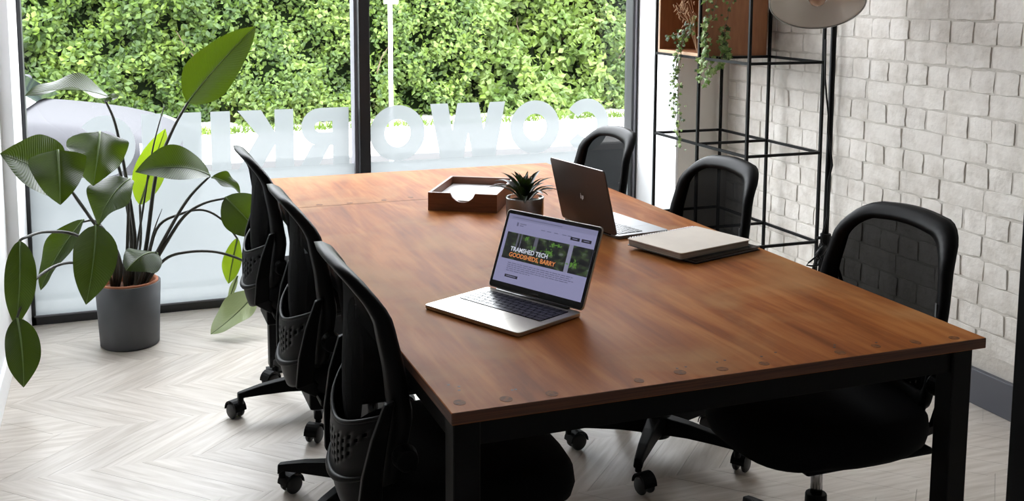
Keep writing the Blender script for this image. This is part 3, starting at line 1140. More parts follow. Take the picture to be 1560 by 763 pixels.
    # seat cushion
    def seat(i, j):
        t = 2 * PI * i
        c, s_ = math.cos(t), math.sin(t)
        e_ = 2 / 2.6
        x = .252 * math.copysign(abs(c) ** e_, c)
        y = .238 * math.copysign(abs(s_) ** e_, s_) + .010
        prof = [(0.0, .400), (.55, .398), (.90, .405), (.975, .424), (1.0, .448), (.985, .474), (.93, .492), (.75, .500), (.4, .497), (0.0, .494)]
        q = j * (len(prof) - 1)
        k_ = min(int(q), len(prof) - 2)
        f_ = q - k_
        r_ = prof[k_][0] * (1 - f_) + prof[k_ + 1][0] * f_
        z = prof[k_][1] * (1 - f_) + prof[k_ + 1][1] * f_
        yy = y * r_ + .010
        z -= 0.03 * max(0, yy - .13) / .12 if yy > .13 else 0
        return (x * r_, yy, z)
    part('seat', MB().grid(seat, 48, 18), M_FABRIC, root, smooth=True)
    part('seat_pan', MB().box((-.19, -.18, .385), (.19, .17, .402)), M_PLASTIC, root, bevel=0.006)
    part('tilt_mechanism', MB().prism([(-.085, -.19), (.085, -.19), (.095, .02), (.05, .08), (-.05, .08), (-.095, .02)], .335, .388), M_PLASTIC, root, bevel=0.008)
    part('height_lever', MB().tube([(.07, .0, .365), (.20, .01, .362), (.27, .01, .355)], [.006, .006, .011], 8), M_PLASTIC, root, smooth=True)
    # column and star base
    part('gas_lift', MB().tube([(0, 0, .20), (0, 0, .345)], .0145, 20), M_CHROME, root, smooth=True)
    part('lift_sleeve', MB().tube([(0, 0, .07), (0, 0, .235)], [.030, .026], 20), M_PLASTIC, root, bevel=0.003)
    part('hub', MB().lathe([(.0, .055), (.045, .055), (.052, .07), (.048, .125), (.03, .135), (0, .135)], 24), M_PLASTIC, root, smooth=False)
    arm = MB()
    secs = [(.035, .028, .070, .125), (.12, .024, .078, .122), (.21, .020, .080, .112), (.27, .016, .079, .100), (.288, .014, .066, .096)]
    for (x, hw, z0, z1) in secs:
        arm.v += [Vector((x, -hw, z0)), Vector((x, hw, z0)), Vector((x, hw * .72, z1)), Vector((x, -hw * .72, z1))]
    for i in range(len(secs) - 1):
        for j in range(4):
            a = i * 4
            arm.f.append((a + j, a + (j + 1) % 4, a + 4 + (j + 1) % 4, a + 4 + j))
    arm.f += [(0, 1, 2, 3), (16, 17, 18, 19)]
    arm_me = arm.mesh('base_arm', M_PLASTIC)
    fixn(arm_me)
    fork = MB()
    fork.tube([(0, 0, .080), (0, 0, .055)], .010, 10)
    fork.grid(lambda i, j: (-.030 + .052 * math.cos(PI * (0.0 + 1.0 * i)) * 0.62, -.022 + .044 * j, .030 + .034 * math.sin(PI * i)), 10, 2)
    fork_me = fork.mesh('caster', M_PLASTIC)
    fixn(fork_me)
    whl = MB()
    whl.lathe([(0.0, -.007), (.022, -.007), (.0265, -.003), (.0265, .003), (.022, .007), (0.0, .007)], 20, Matrix.Rotation(R(90), 4, 'X'))
    whl_me = whl.mesh('wheel', M_WHEEL, True)
    fixn(whl_me)
    for k_ in range(5):
        a_ = link('base_arm', arm_me, root, (0, 0, 0), Euler((0, 0, 2 * PI * k_ / 5)))
        bv = a_.modifiers.new('bevel', 'BEVEL')
        bv.width = .004
        bv.segments = 2
    for k_ in range(5):
        t = 2 * PI * k_ / 5
        c_ = link('caster', fork_me, root, (.278 * math.cos(t), .278 * math.sin(t), 0), Euler((0, 0, t + 0.6 * k_)))
        sdm = c_.modifiers.new('solid', 'SOLIDIFY')
        sdm.thickness = 0.003
        for s_ in (-1, 1):
            link('wheel', whl_me, c_, (-.030 * 0.62 - .012, s_ * .015, .0265))
    return root


chair0 = make_chair()
G_ = 'black mesh office chairs around the table'
spots = [
    (0.135, 0.45, -90, 150, 'black mesh office chair on the plant side, nearest the table corner by the laptop'),
    (0.135, 1.17, -90, 147.5, 'middle black mesh office chair of three on the plant side of the table'),
    (0.130, 1.95, -90, 186, 'black mesh office chair on the plant side, closest to the hanging leaves'),
    (1.06, 0.40, 90, 236, 'large looking black mesh office chair in front of the bare brick wall'),
    (1.06, 1.214, 90, 231, 'black mesh office chair in front of the wire shelf, behind the sketchbook'),
    (1.06, 2.02, 90, 210, 'black mesh office chair in front of the window, behind the dark laptop'),
]
for i, (x, y, rz, ph, lab) in enumerate(spots):
    o = chair0 if i == 0 else copy_tree(chair0)
    if i:
        pass
    o.location = (x, y, 0)
    o.rotation_euler = (0, 0, R(rz))
    o['label'] = lab
    o['group'] = G_
    pl_ = R(ph - rz)
    ka = kc = 0
    for ch in o.children:
        nm = ch.name.split('.')[0]
        if nm == 'base_arm':
            ch.rotation_euler = (0, 0, pl_ + 2 * PI * ka / 5)
            ka += 1
        elif nm == 'caster':
            t = pl_ + 2 * PI * kc / 5
            ch.location = (.278 * math.cos(t), .278 * math.sin(t), 0)
            ch.rotation_euler = (0, 0, t + 0.7 * kc + i)
            kc += 1

# ------------------------------------------------------------------ wire shelf by the brick wall
XF, XB = 1.90, 2.26
YS = (2.034, 2.425, 2.820)
LV = (0.020, 0.398, 0.780, 1.160, 1.540, 1.92)
sh = thing('wire_shelf', 'tall black wire frame shelf standing against the white brick wall', 'shelf', ((XF + XB) / 2, YS[1], 0))
RW = 0.0115
for x in (XF, XB):
    for y in YS:
        part('post', MB().box((x - RW / 2, y - RW / 2, 0), (x + RW / 2, y + RW / 2, 1.93)), M_BLACK, sh, world=True)
for z in LV:
    for x in (XF, XB):
        part('rail', MB().box((x - RW * .42, YS[0] + RW / 2, z - RW / 2), (x + RW * .42, YS[2] - RW / 2, z + RW / 2)), M_BLACK, sh, world=True)
    for y in YS:
        part('crossbar', MB().box((XF + RW / 2, y - RW * .42, z - RW / 2), (XB - RW / 2, y + RW * .42, z + RW / 2)), M_BLACK, sh, world=True)

# plywood box in the far bay
bx = thing('wooden_box', 'open orange brown plywood box held in the wire shelf', 'box', ((XF + XB) / 2, (YS[1] + YS[2]) / 2, LV[3] + RW / 2))
bx0, bx1, by0, by1, bz0, bz1 = XF + 0.004, XB - 0.01, YS[1] + 0.010, YS[2] - 0.010, LV[3] + RW / 2, LV[4] - RW / 2 - 0.002
T_ = 0.014
for nm, lo, hi in (('bottom_panel', (bx0, by0, bz0), (bx1, by1, bz0 + T_)), ('top_panel', (bx0, by0, bz1 - T_), (bx1, by1, bz1)),
                   ('side_panel', (bx0, by0, bz0 + T_), (bx1, by0 + T_, bz1 - T_)), ('side_panel', (bx0, by1 - T_, bz0 + T_), (bx1, by1, bz1 - T_)),
                   ('back_panel', (bx1 - T_, by0 + T_, bz0 + T_), (bx1, by1 - T_, bz1 - T_))):
    o = part(nm, MB().box(lo, hi), M_BOX, bx, world=True)
    o.data.materials.append(M_BOXEDGE)
    for p in o.data.polygons:
        if p.normal.x < -0.9 and nm != 'back_panel':
            p.material_index = 1

# trailing ivy
M_IVY = m_leaf('ivy_leaf', (0.10, 0.19, 0.035), (0.34, 0.42, 0.18), 0.2, 0.45, False, (0.2, 0.35, 0.05), 45)
M_IVYD = m_leaf('dark_ivy_leaf', (0.025, 0.05, 0.018), (0.09, 0.13, 0.05), 0.15, 0.45, False, (0.1, 0.2, 0.04), 45)
M_VINE = mat('ivy_stem', (0.16, 0.12, 0.08), 0.8)
LOBES = [(0, 0), (.42, -.10), (.30, .22), (.62, .42), (.26, .55), (0, 1.0), (-.26, .55), (-.62, .42), (-.30, .22), (-.42, -.10)]


def ivy_leaf(mb, p, size, rnd, face):
    n_ = (face + Vector((rnd.gauss(0, .45), rnd.gauss(0, .45), rnd.gauss(.15, .35)))).normalized()
    d = Vector((rnd.gauss(0, .5), rnd.gauss(0, .5), -1)).normalized()
    s_ = d.cross(n_).normalized()
    d2 = n_.cross(s_).normalized() * (1 if n_.cross(s_).z < 0 else -1)
    k = len(mb.v)
    mb.v.append(p + d2 * size * .35 + n_ * size * .10)
    for (a, b_) in LOBES:
        mb.v.append(p + s_ * (a * size) + d2 * (b_ * size))
    L = len(LOBES)
    for i in range(L):
        mb.f.append((k, k + 1 + i, k + 1 + (i + 1) % L))


def ivy(name, label, base, strands, seed):
    root = thing(name, label, 'plant', base)
    rnd = random.Random(seed)
    pot = part('pot', MB().lathe([(0, 0), (.036, 0), (.048, .075), (.050, .085), (.044, .085), (.042, .07), (0, .068)], 24, Matrix.Translation(Vector(base))), mat('small_clay_pot', (0.5, 0.45, 0.4), 0.7), root, world=True, smooth=True)
    stems = MB()
    lb, ld = MB(), MB()
    for pts, dens, size, dark in strands:
        pts = [Vector(p) for p in pts]
        # resample
        fine = []
        for a, b_ in zip(pts, pts[1:]):
            L = (b_ - a).length
            n = max(2, int(L / .012))
            fine += [a + (b_ - a) * (i / n) + Vector((rnd.gauss(0, .0015), rnd.gauss(0, .0015), 0)) for i in range(n)]
        fine.append(pts[-1])
        stems.tube(fine, .0014, 5)
        for p in fine:
            c_ = dens
            while c_ > 0:
                if rnd.random() < c_:
                    off = Vector((rnd.gauss(0, .010), rnd.gauss(0, .012), rnd.gauss(0, .008)))
                    ivy_leaf(ld if rnd.random() < dark else lb, p + off, size * rnd.uniform(.6, 1.25), rnd, Vector((-.8, -.6, .2)))
                c_ -= 1
    part('stems', stems, M_VINE, root, world=True)
    for mb, mt in ((lb, M_IVY), (ld, M_IVYD)):
        if mb.v:
            o = part('foliage', mb, mt, root, world=True, normals=False)
            o['kind'] = 'stuff'
    return root


xi = XF - 0.02


def atx(px, py, X):
    d = _r2 * ((px - CX) / FPX) - _u2 * ((py - CY) / FPX) + _f
    return CAM + d * ((X - CAM.x) / d.x)


A1 = [atx(1056, 28, XF + .05), atx(1052, 46, XF + .01), atx(1040, 58, xi), atx(1032, 78, xi), atx(1029, 110, xi), atx(1026, 150, xi), atx(1030, 185, xi)]
A2 = [atx(1056, 30, XF + .05), atx(1046, 50, XF + .01), atx(1036, 66, xi), atx(1030, 100, xi), atx(1034, 140, xi), atx(1036, 170, xi), atx(1034, 200, xi), atx(1037, 224, xi)]
A3 = [atx(1058, 32, XF + .05), atx(1040, 48, XF + .01), atx(1018, 56, XF - .005)]
ivy('ivy_plant', 'ivy trailing in a long thin strand out of the plywood box', (XF + .10, YS[1] + .08, bz0 + T_), [
    (A1, 1.9, .017, .55), (A2, 1.2, .015, .6), (A3, 2.4, .016, .9),
    ([atx(1056, 28, XF + .05), atx(1048, 52, XF), atx(1038, 70, xi), atx(1036, 95, xi), atx(1024, 130, xi)], 1.4, .014, .5)], 21)
yi = YS[1] - .03
ivy('ivy_plant', 'bushy ivy hanging over the near face of the plywood box', (XF + .10, YS[1] + .07, bz1 + 0.012 - RW + .014), [
    ([at(1072, -30, yi + .05), at(1075, 0, yi), at(1080, 20, yi), at(1078, 34, yi)], 2.2, .016, .35),
    ([at(1090, -30, yi + .05), at(1092, 0, yi), at(1086, 30, yi)], 1.4, .015, .4),
    ([at(1112, -30, yi + .05), at(1115, 0, yi), at(1110, 14, yi), at(1108, 30, yi), at(1104, 42, yi)], 1.1, .014, .5),
    ([at(1076, 30, yi), at(1074, 60, yi), at(1072, 80, yi - .01), at(1068, 104, yi - .03), at(1066, 124, yi - .03)], 2.6, .023, .2),
    ([at(1104, 42, yi), at(1104, 70, yi), at(1100, 90, yi - .02), at(1090, 104, yi - .03), at(1080, 112, yi - .03)], 2.2, .023, .2),
    ([at(1100, 60, yi), at(1108, 84, yi - .02), at(1098, 100, yi - .03)], 3.0, .023, .2),
    ([at(1074, 60, yi), at(1080, 84, yi - .02), at(1084, 100, yi - .03), at(1076, 118, yi - .03)], 3.0, .023, .2)], 22)

# dried stems in the box
ds = thing('dried_grass', 'sprig of dried brown seed heads inside the plywood box', 'plant', (XF + .03, YS[1] + .05, bz0 + T_))
dm = MB()
rd = random.Random(9)
b0_ = Vector((XF + .04, YS[1] + .09, bz0 + T_ + .0))
M_DRY = mat('dried_stem', (0.33, 0.20, 0.11), 0.9)
for k in range(9):
    tip = atx(1040 + rd.uniform(-10, 14), 10 + rd.uniform(-18, 16), XF + .01)
    mid = (b0_ + tip) / 2 + Vector((0, 0, .05))
    dm.tube([b0_, mid, tip], .0012, 5)
part('stalks', dm, M_DRY, ds, world=True)
dh = MB()
for k in range(40):
    c_ = atx(1040 + rd.gauss(0, 6), 8 + rd.gauss(0, 12), XF + .01 + rd.uniform(-.01, .01))
    dh.tube([c_, c_ + Vector((rd.gauss(0, .006), rd.gauss(0, .006), -.014))], [.004, .0015], 6)
o = part('seed_heads', dh, M_DRY, ds, world=True)
o['kind'] = 'stuff'

# ------------------------------------------------------------------ floor lamp
LX, LY = 2.10, 1.765
lp_ = thing('floor_lamp', 'black tripod floor lamp with a wide pale metal shade', 'lamp', (LX, LY, 0))
part('pole', MB().tube([(LX, LY, .10), (LX, LY, 1.50)], .0115, 16), M_BLACK, lp_, world=True, smooth=True)
part('collar', MB().tube([(LX, LY, .455), (LX, LY, .505)], .021, 16).tube([(LX - .04, LY, .49), (LX + .035, LY - .01, .487)], .007, 8), M_BLACK, lp_, world=True, bevel=0.003)
part('lower_collar', MB().tube([(LX, LY, .20), (LX, LY, .25)], .022, 16), M_BLACK, lp_, world=True, bevel=0.003)
for k in range(3):
    a = R(215 + 120 * k)
    dx, dy = math.cos(a), math.sin(a)
    lg = part('leg', MB().bar((LX + .02 * dx, LY + .02 * dy, .46), (LX + (.17) * dx, LY + (.17) * dy, .012), .016, .012), M_BLACK, lp_, world=True, bevel=0.002)
    part('brace', MB().bar((LX + .02 * dx, LY + .02 * dy, .225), (LX + .095 * dx, LY + .095 * dy, .24), .010, .006), M_BLACK, lg, world=True)
SC = Vector((1.945, 1.665, 1.414))
view = (CAM - SC).normalized()
nrm = (Vector((view.x, view.y, 0)).normalized() * 0.62 + Vector((0.08, 0, -0.78))).normalized()
qz = nrm.to_track_quat('Z', 'X').to_matrix().to_4x4()
ML = Matrix.Translation(SC) @ qz
MB_ = ML @ Matrix.Translation((0, 0, .012))
M_SHADE = mat('pale_spun_metal', (0.80, 0.75, 0.69), 0.38, metal=0.25)
prof = [(.172, 0.0), (.174, -.004), (.171, -.012), (.160, -.045), (.138, -.080), (.105, -.110), (.065, -.130), (.035, -.138), (.033, -.20), (.0, -.205)]
s_o = part('shade', MB().lathe(prof, 56, ML), M_SHADE, lp_, world=True, smooth=True, solid=0.002)
part('shade_rim', MB().tube([ML @ Vector((.173 * math.cos(2 * PI * i / 56), .173 * math.sin(2 * PI * i / 56), 0)) for i in range(57)], .0028, 8, False), mat('shade_edge', (0.25, 0.24, 0.22), .4, metal=.6), s_o, world=True, smooth=True)
part('bulb', MB().lathe([(0, .0), (.012, -.001), (.024, -.008), (.031, -.022), (.031, -.036), (.024, -.055), (.016, -.075), (.015, -.10), (0, -.10)], 24, MB_), mat('warm_glass_bulb', (0.42, 0.24, 0.15), .15), lp_, world=True, smooth=True)
part('bulb_ring', MB().lathe([(.034, -.030), (.038, -.026), (.036, -.10), (.030, -.13)], 24, MB_), mat('white_socket', (0.8, 0.78, 0.75), .4), lp_, world=True, smooth=True)
part('swivel', MB().tube([ML @ Vector((0, 0, -.19)), Vector((LX, LY, 1.50))], .009, 10).tube([(LX, LY, 1.47), (LX, LY, 1.53)], .018, 12), M_BLACK, lp_, world=True, smooth=True)
cb_ = MB()
cpts = [at(1258, 60, LY), at(1257, 120, LY), at(1259, 145, LY - .02), at(1262, 175, LY - .02), at(1261, 200, LY - .02), at(1266, 235, LY - .02), at(1268, 252, LY - .02), at(1262, 275, LY - .02), at(1260, 330, LY - .02), at(1254, 352, LY - .03), at(1251, 368, LY - .03), at(1256, 378, LY - .02)]
cb_.tube(cpts, .0035, 6)
cord = part('cord', cb_, M_BLACK, lp_, world=True, smooth=True)
cl_ = MB()
hx = []
for i in range(60):
    t = i / 59
    a = t * 5.2 * 2 * PI
    hx.append((LX + (.018 + .012 * math.sin(t * 9)) * math.cos(a), LY + (.020) * math.sin(a), .44 - .20 * t))
cl_.tube(hx, .0045, 6)
lpts = [at(1253, 378, LY - .04), at(1243, 391, LY - .05), at(1232, 400, LY - .05), at(1229, 404, LY - .05), at(1236, 405, LY - .05), at(1246, 404, LY - .05), at(1250, 395, LY - .05), at(1246, 388, LY - .05)]
cl_.tube(lpts, .0035, 6)
cl_.tube([at(1257, 376, LY - .03), at(1250, 384, LY - .04), at(1243, 391, LY - .04)], [.012, .014, .010], 8)
part('cord_coil', cl_, M_BLACK, lp_, world=True, smooth=True)

# wall socket and black upright at the edge of the picture
so = thing('wall_socket', 'brushed grey metal socket plate on the white brick wall', 'socket', (XR - .004, .955, .40))
part('plate', MB().box((XR - .014, .915, .378), (XR - .003, 1.0, .463)), mat('brushed_socket', (0.33, 0.36, 0.38), .35, metal=.7), so, world=True, bevel=0.003)
part('switch', MB().box((XR - .018, .965, .395), (XR - .014, .985, .418)), M_PAPER, so, world=True)
part('slot', MB().box((XR - .0195, .970, .404), (XR - .018, .982, .408)), M_BLACK, so, world=True)
up = thing('steel_upright', 'black steel upright post standing before the brick wall', 'post', (1.625, .30, 0))
part('shaft', MB().box((1.589, .265, .006), (1.649, .325, 2.74)), M_BLACK, up, world=True, bevel=0.003)
part('base_plate', MB().box((1.56, .235, 0), (1.68, .355, .006)), M_BLACK, up, world=True)
part('top_plate', MB().box((1.56, .235, 2.742), (1.68, .355, 2.75)), M_BLACK, up, world=True)

# ------------------------------------------------------------------ large potted plant
PX, PY = -0.482, 2.885
pp = thing('potted_plant', 'large leafy bird-of-paradise plant in a dark grey pot', 'plant', (PX, PY, 0))
TPL = Matrix.Translation((PX, PY, 0))
pot = part('pot', MB().lathe([(0, 0), (.110, 0), (.116, .006), (.128, .262), (.118, .262), (.114, .235), (0, .235)], 48, TPL), M_POT, pp, world=True, smooth=False)
for p in pot.data.polygons:
    p.use_smooth = True
part('inner_pot', MB().lathe([(.119, .20), (.119, .268), (.112, .270), (.106, .26), (.104, .215)], 48, TPL), M_TERRA, pp, world=True, smooth=True)
part('soil', MB().lathe([(.108, .235), (.07, .243), (0.0, .247)], 32, TPL), M_SOIL, pp, world=True, smooth=True)


def leafmesh(P0, P1, w_, nrm_, sag, fold, wave, seed, twist=0.0, wide=.42, asym=0.0, nt_=24, nvv=10):
    P0, P1 = Vector(P0), Vector(P1)
    a = P1 - P0
    L = a.length
    ad = a.normalized()
    nv = Vector(nrm_).normalized()
    s_ = ad.cross(nv).normalized()
    n2 = s_.cross(ad).normalized()
    rnd = random.Random(seed)
    ph = rnd.uniform(0, 6)

    def wp(t):
        if t < wide:
            return math.sin(PI / 2 * (t / wide)) ** 0.62
        q = (t - wide) / (1 - wide)
        return max(0.0, 1 - q ** 2.0) ** 0.95

    def cen(t):
        return P0 + a * t + n2 * (sag * L * 4 * t * (1 - t))

    def fn(t, j):
        v = -1 + 2 * j
        wv = w_ / 2 * max(wp(t), .012)
        rot = twist * (t - .3)
        sd = s_ * math.cos(rot) + n2 * math.sin(rot)
        nd = n2 * math.cos(rot) - s_ * math.sin(rot)
        fo = fold + asym * v
        p = cen(t) + sd * (v * wv * math.cos(fo)) + nd * (abs(v) * wv * math.sin(fo))
        p += nd * (wave * wv * math.sin(t * 9 + ph + v * 1.3) * v * v)
        return p
    return fn, cen, nt_, nvv


def leaf(base, tip, w_, nrm_, sag=0.08, fold=0.35, wave=.12, m_=None, seed=0, **kw):
    fn, cen, a, b_ = leafmesh(base, tip, w_, nrm_, sag, fold, wave, seed, **kw)
    o = part('leaf', MB().grid(fn, a, b_, uv=True), m_ or M_LEAF, pp, world=True, smooth=True, normals=False)
    k = [cen(i / 12) for i in range(13)]
    part('midrib', MB().tube(k, [.0042 * (1 - .75 * i / 12) for i in range(13)], 6), M_RIB, o, world=True, smooth=True)
    return o


def petiole(pts, r0=.0085, r1=.0045, m_=None):
    pts = [Vector(p) for p in pts]
    fine = []
    n = len(pts)
    for i in range(n - 1):
        p0, p1, p2, p3 = pts[max(i - 1, 0)], pts[i], pts[i + 1], pts[min(i + 2, n - 1)]
        for k in range(6):
            t = k / 6
            fine.append(0.5 * ((2 * p1) + (p2 - p0) * t + (2 * p0 - 5 * p1 + 4 * p2 - p3) * t * t + (3 * p1 - p0 - 3 * p2 + p3) * t ** 3))
    fine.append(pts[-1])
    L = len(fine)
    part('petiole', MB().tube(fine, [r0 + (r1 - r0) * i / (L - 1) for i in range(L)], 8), m_ or M_STEM, pp, world=True, smooth=True)


def root_pt(dx, dy):
    return Vector((PX + dx, PY + dy, .24))


Y0 = PY
V3 = Vector
toC = (CAM - Vector((PX, PY, .7))).normalized()
# 1 tall upper leaf
y1 = 2.93
leaf(at(285, 157, y1), at(390, 40, y1 + .05), .205, (-.42, -.88, .30), .05, .34, .08, seed=1, asym=-.30, wide=.30)
petiole([root_pt(.03, .01), at(222, 380, y1 - .02), at(238, 265, y1), at(262, 200, y1), at(287, 155, y1)], .010, .005)
petiole([root_pt(.01, .03), at(216, 330, y1 + .06), at(232, 230, y1 + .08), at(250, 162, y1 + .08)], .006, .002)
# 2 back-lit leaf behind
leaf(at(213, 312, 3.05), at(252, 196, 3.08), .135, (-.3, -1, .1), .02, .25, .03, M_LEAFB, 2)
petiole([root_pt(.02, .05), at(214, 370, 3.02), at(213, 312, 3.05)], .007, .005)
# 3 wide leaf right of centre
leaf(at(320, 267, 2.86), at(206, 262, 2.80), .18, (.05, -.72, .70), .16, .38, .06, seed=3, wide=.55)
petiole([root_pt(.05, -.01), at(246, 372, 2.86), at(285, 305, 2.86), at(320, 268, 2.86)], .009, .0045)
# 4 dark drooping leaf
leaf(at(152, 200, 2.84), at(142, 283, 2.74), .245, (.12, -.90, .3), .16, -.40, .34, seed=4, wide=.16)
petiole([root_pt(-.0, -.01), at(200, 360, 2.88), at(183, 262, 2.88), at(165, 214, 2.87), at(153, 202, 2.84)], .009, .004)
# 5 top left leaf, nearly edge on
leaf(at(170, 150, 2.92), at(38, 146, 2.80), .17, (.1, -.30, .95), .10, .30, .25, seed=5)
leaf(at(160, 152, 2.92), at(182, 147, 2.90), .05, (.1, -.6, .8), .02, .2, .1, seed=51)
petiole([root_pt(.01, .0), at(206, 370, 2.9), at(192, 270, 2.92), at(176, 190, 2.93), at(160, 152, 2.92)], .009, .0045)
# 6 big leaf at the left edge
leaf(at(92, 276, 2.62), at(0, 234, 2.40), .25, (.20, -.90, .45), .06, .40, .12, seed=6, wide=.5)
petiole([root_pt(-.04, -.02), at(182, 395, 2.84), at(140, 335, 2.76), at(108, 290, 2.64), at(92, 276, 2.62)], .0085, .0045)
# 7 dark downward leaf
leaf(at(88, 228, 2.36), at(92, 312, 2.30), .205, (.12, -.96, .2), .08, -.42, .20, seed=7, wide=.13)
petiole([at(140, 335, 2.76), at(112, 296, 2.60), at(95, 262, 2.44), at(88, 230, 2.36)], .005, .004)
# 8 silvery leaf
leaf(at(198, 272, 2.78), at(150, 344, 2.70), .20, (-.45, -.65, .60), .14, .28, .26, seed=8, wide=.30)
petiole([root_pt(-.01, -.03), at(194, 380, 2.82), at(196, 310, 2.80), at(198, 274, 2.78)], .008, .0045)
# 9 large hanging leaf
leaf(at(146, 343, 2.70), at(131, 464, 2.60), .175, (.22, -.96, .12), .10, .30, .08, seed=9, wide=.36)
petiole([root_pt(-.05, -.03), at(178, 395, 2.80), at(160, 352, 2.74), at(146, 342, 2.70)], .0085, .0045)
# 10 narrow leaf behind it
leaf(at(128, 334, 2.92), at(62, 442, 2.96), .125, (-.5, -.75, .3), .08, .5, .25, seed=10, m_=M_LEAF)
petiole([root_pt(-.05, .02), at(182, 392, 2.90), at(150, 340, 2.92), at(126, 338, 2.92)], .007, .004)
# 11, 12 leaves hanging at the left edge
leaf(at(30, 366, 2.42), at(24, 498, 2.36), .112, (.3, -.95, .05), .08, .20, .10, seed=11)
petiole([root_pt(-.06, -.03), at(170, 402, 2.80), at(120, 360, 2.70), at(70, 353, 2.54), at(38, 362, 2.43), at(30, 367, 2.42)], .0075, .0045)
leaf(at(26, 484, 2.34), at(36, 590, 2.28), .128, (.45, -.88, .2), .06, .18, .10, seed=12)
petiole([root_pt(-.06, -.04), at(160, 412, 2.78), at(105, 400, 2.66), at(60, 420, 2.48), at(36, 458, 2.38), at(26, 484, 2.34)], .007, .0045)
# 13 leaf curling over the rim
leaf(at(240, 386, 2.76), at(192, 412, 2.65), .165, (-.1, -.66, .74), .22, -.35, .12, seed=13, wide=.5)
petiole([root_pt(.03, -.04), at(226, 392, 2.80), at(238, 384, 2.74)], .007, .0045)
# 14 small curled leaf by the chair
leaf(at(322, 270, 2.88), at(366, 294, 2.90), .085, (.2, -.6, .75), .10, .45, .25, seed=14, wide=.4)
# 15
leaf(at(343, 300, 2.84), at(400, 360, 2.80), .185, (-.35, -.70, .62), .08, .30, .08, seed=15, wide=.42)
petiole([root_pt(.05, -.02), at(250, 375, 2.86), at(280, 330, 2.86), at(310, 310, 2.85), at(343, 302, 2.84)], .0085, .0045)
# 16 hanging leaf with a browning tip
leaf(at(362, 362, 2.90), at(348, 432, 2.93), .085, (-.25, -.96, .1), .06, .40, .20, M_LEAFB, seed=16, wide=.5)
leaf(at(362, 420, 2.92), at(347, 462, 2.93), .03, (-.3, -.9, .2), .02, .5, .3, M_LEAFP, seed=161)
petiole([root_pt(.06, 0), at(238, 350, 2.9), at(275, 326, 2.9), at(310, 320, 2.9), at(340, 336, 2.9), at(362, 364, 2.9)], .0065, .004)
# 17 fading leaf drooping to the floor
q0 = at(395, 440, 2.86)
leaf(q0, at(321, 509, 2.80), .155, (-.35, -.55, .75), -.06, .28, .18, M_LEAFP, seed=17, wide=.5)
petiole([root_pt(.06, -.03), at(250, 396, 2.84), at(285, 384, 2.84), at(330, 384, 2.85), at(372, 398, 2.86), at(398, 420, 2.87), q0], .0065, .0045)
# 18 spike
petiole([root_pt(.05, -.03), at(232, 360, 2.84), at(247, 318, 2.83)], .006, .001)
for k in range(7):
    a = k * 0.9
    petiole([root_pt(.05 * math.cos(a), .045 * math.sin(a)), root_pt(.055 * math.cos(a), .05 * math.sin(a)) + Vector((0, 0, .10))], .010, .004)

# ------------------------------------------------------------------ laptops (local: x right for the user, y towards the hinge, hinge at origin, z from the table)
def text_mesh(body, size, material, name, offset=0.0, spacing=1.0):
    cu = bpy.data.curves.new(name, 'FONT')
    cu.body = body
    cu.size = size
    cu.offset = offset
    cu.space_character = spacing
    cu.resolution_u = 3
    ob = bpy.data.objects.new(name, cu)
    C.objects.link(ob)
    dg = bpy.context.evaluated_depsgraph_get()
    me = bpy.data.meshes.new_from_object(ob.evaluated_get(dg))
    bpy.data.objects.remove(ob)
    me.materials.clear()
    me.materials.append(material)
    return me


def m_glow(name, col, s=1.0):
    M = mat(name, (0.0, 0.0, 0.0), 0.3, emit=col, estr=s * 0.26)
    return M


def rrect(w_, h_, r_, n=5):
    pts = []
    for cx_, cy_, a0 in ((w_ / 2 - r_, h_ / 2 - r_, 0), (-w_ / 2 + r_, h_ / 2 - r_, 90), (-w_ / 2 + r_, -h_ / 2 + r_, 180), (w_ / 2 - r_, -h_ / 2 + r_, 270)):
        for i in range(n + 1):
            t = R(a0 + 90 * i / n)
            pts.append((cx_ + r_ * math.cos(t), cy_ + r_ * math.sin(t)))
    return pts


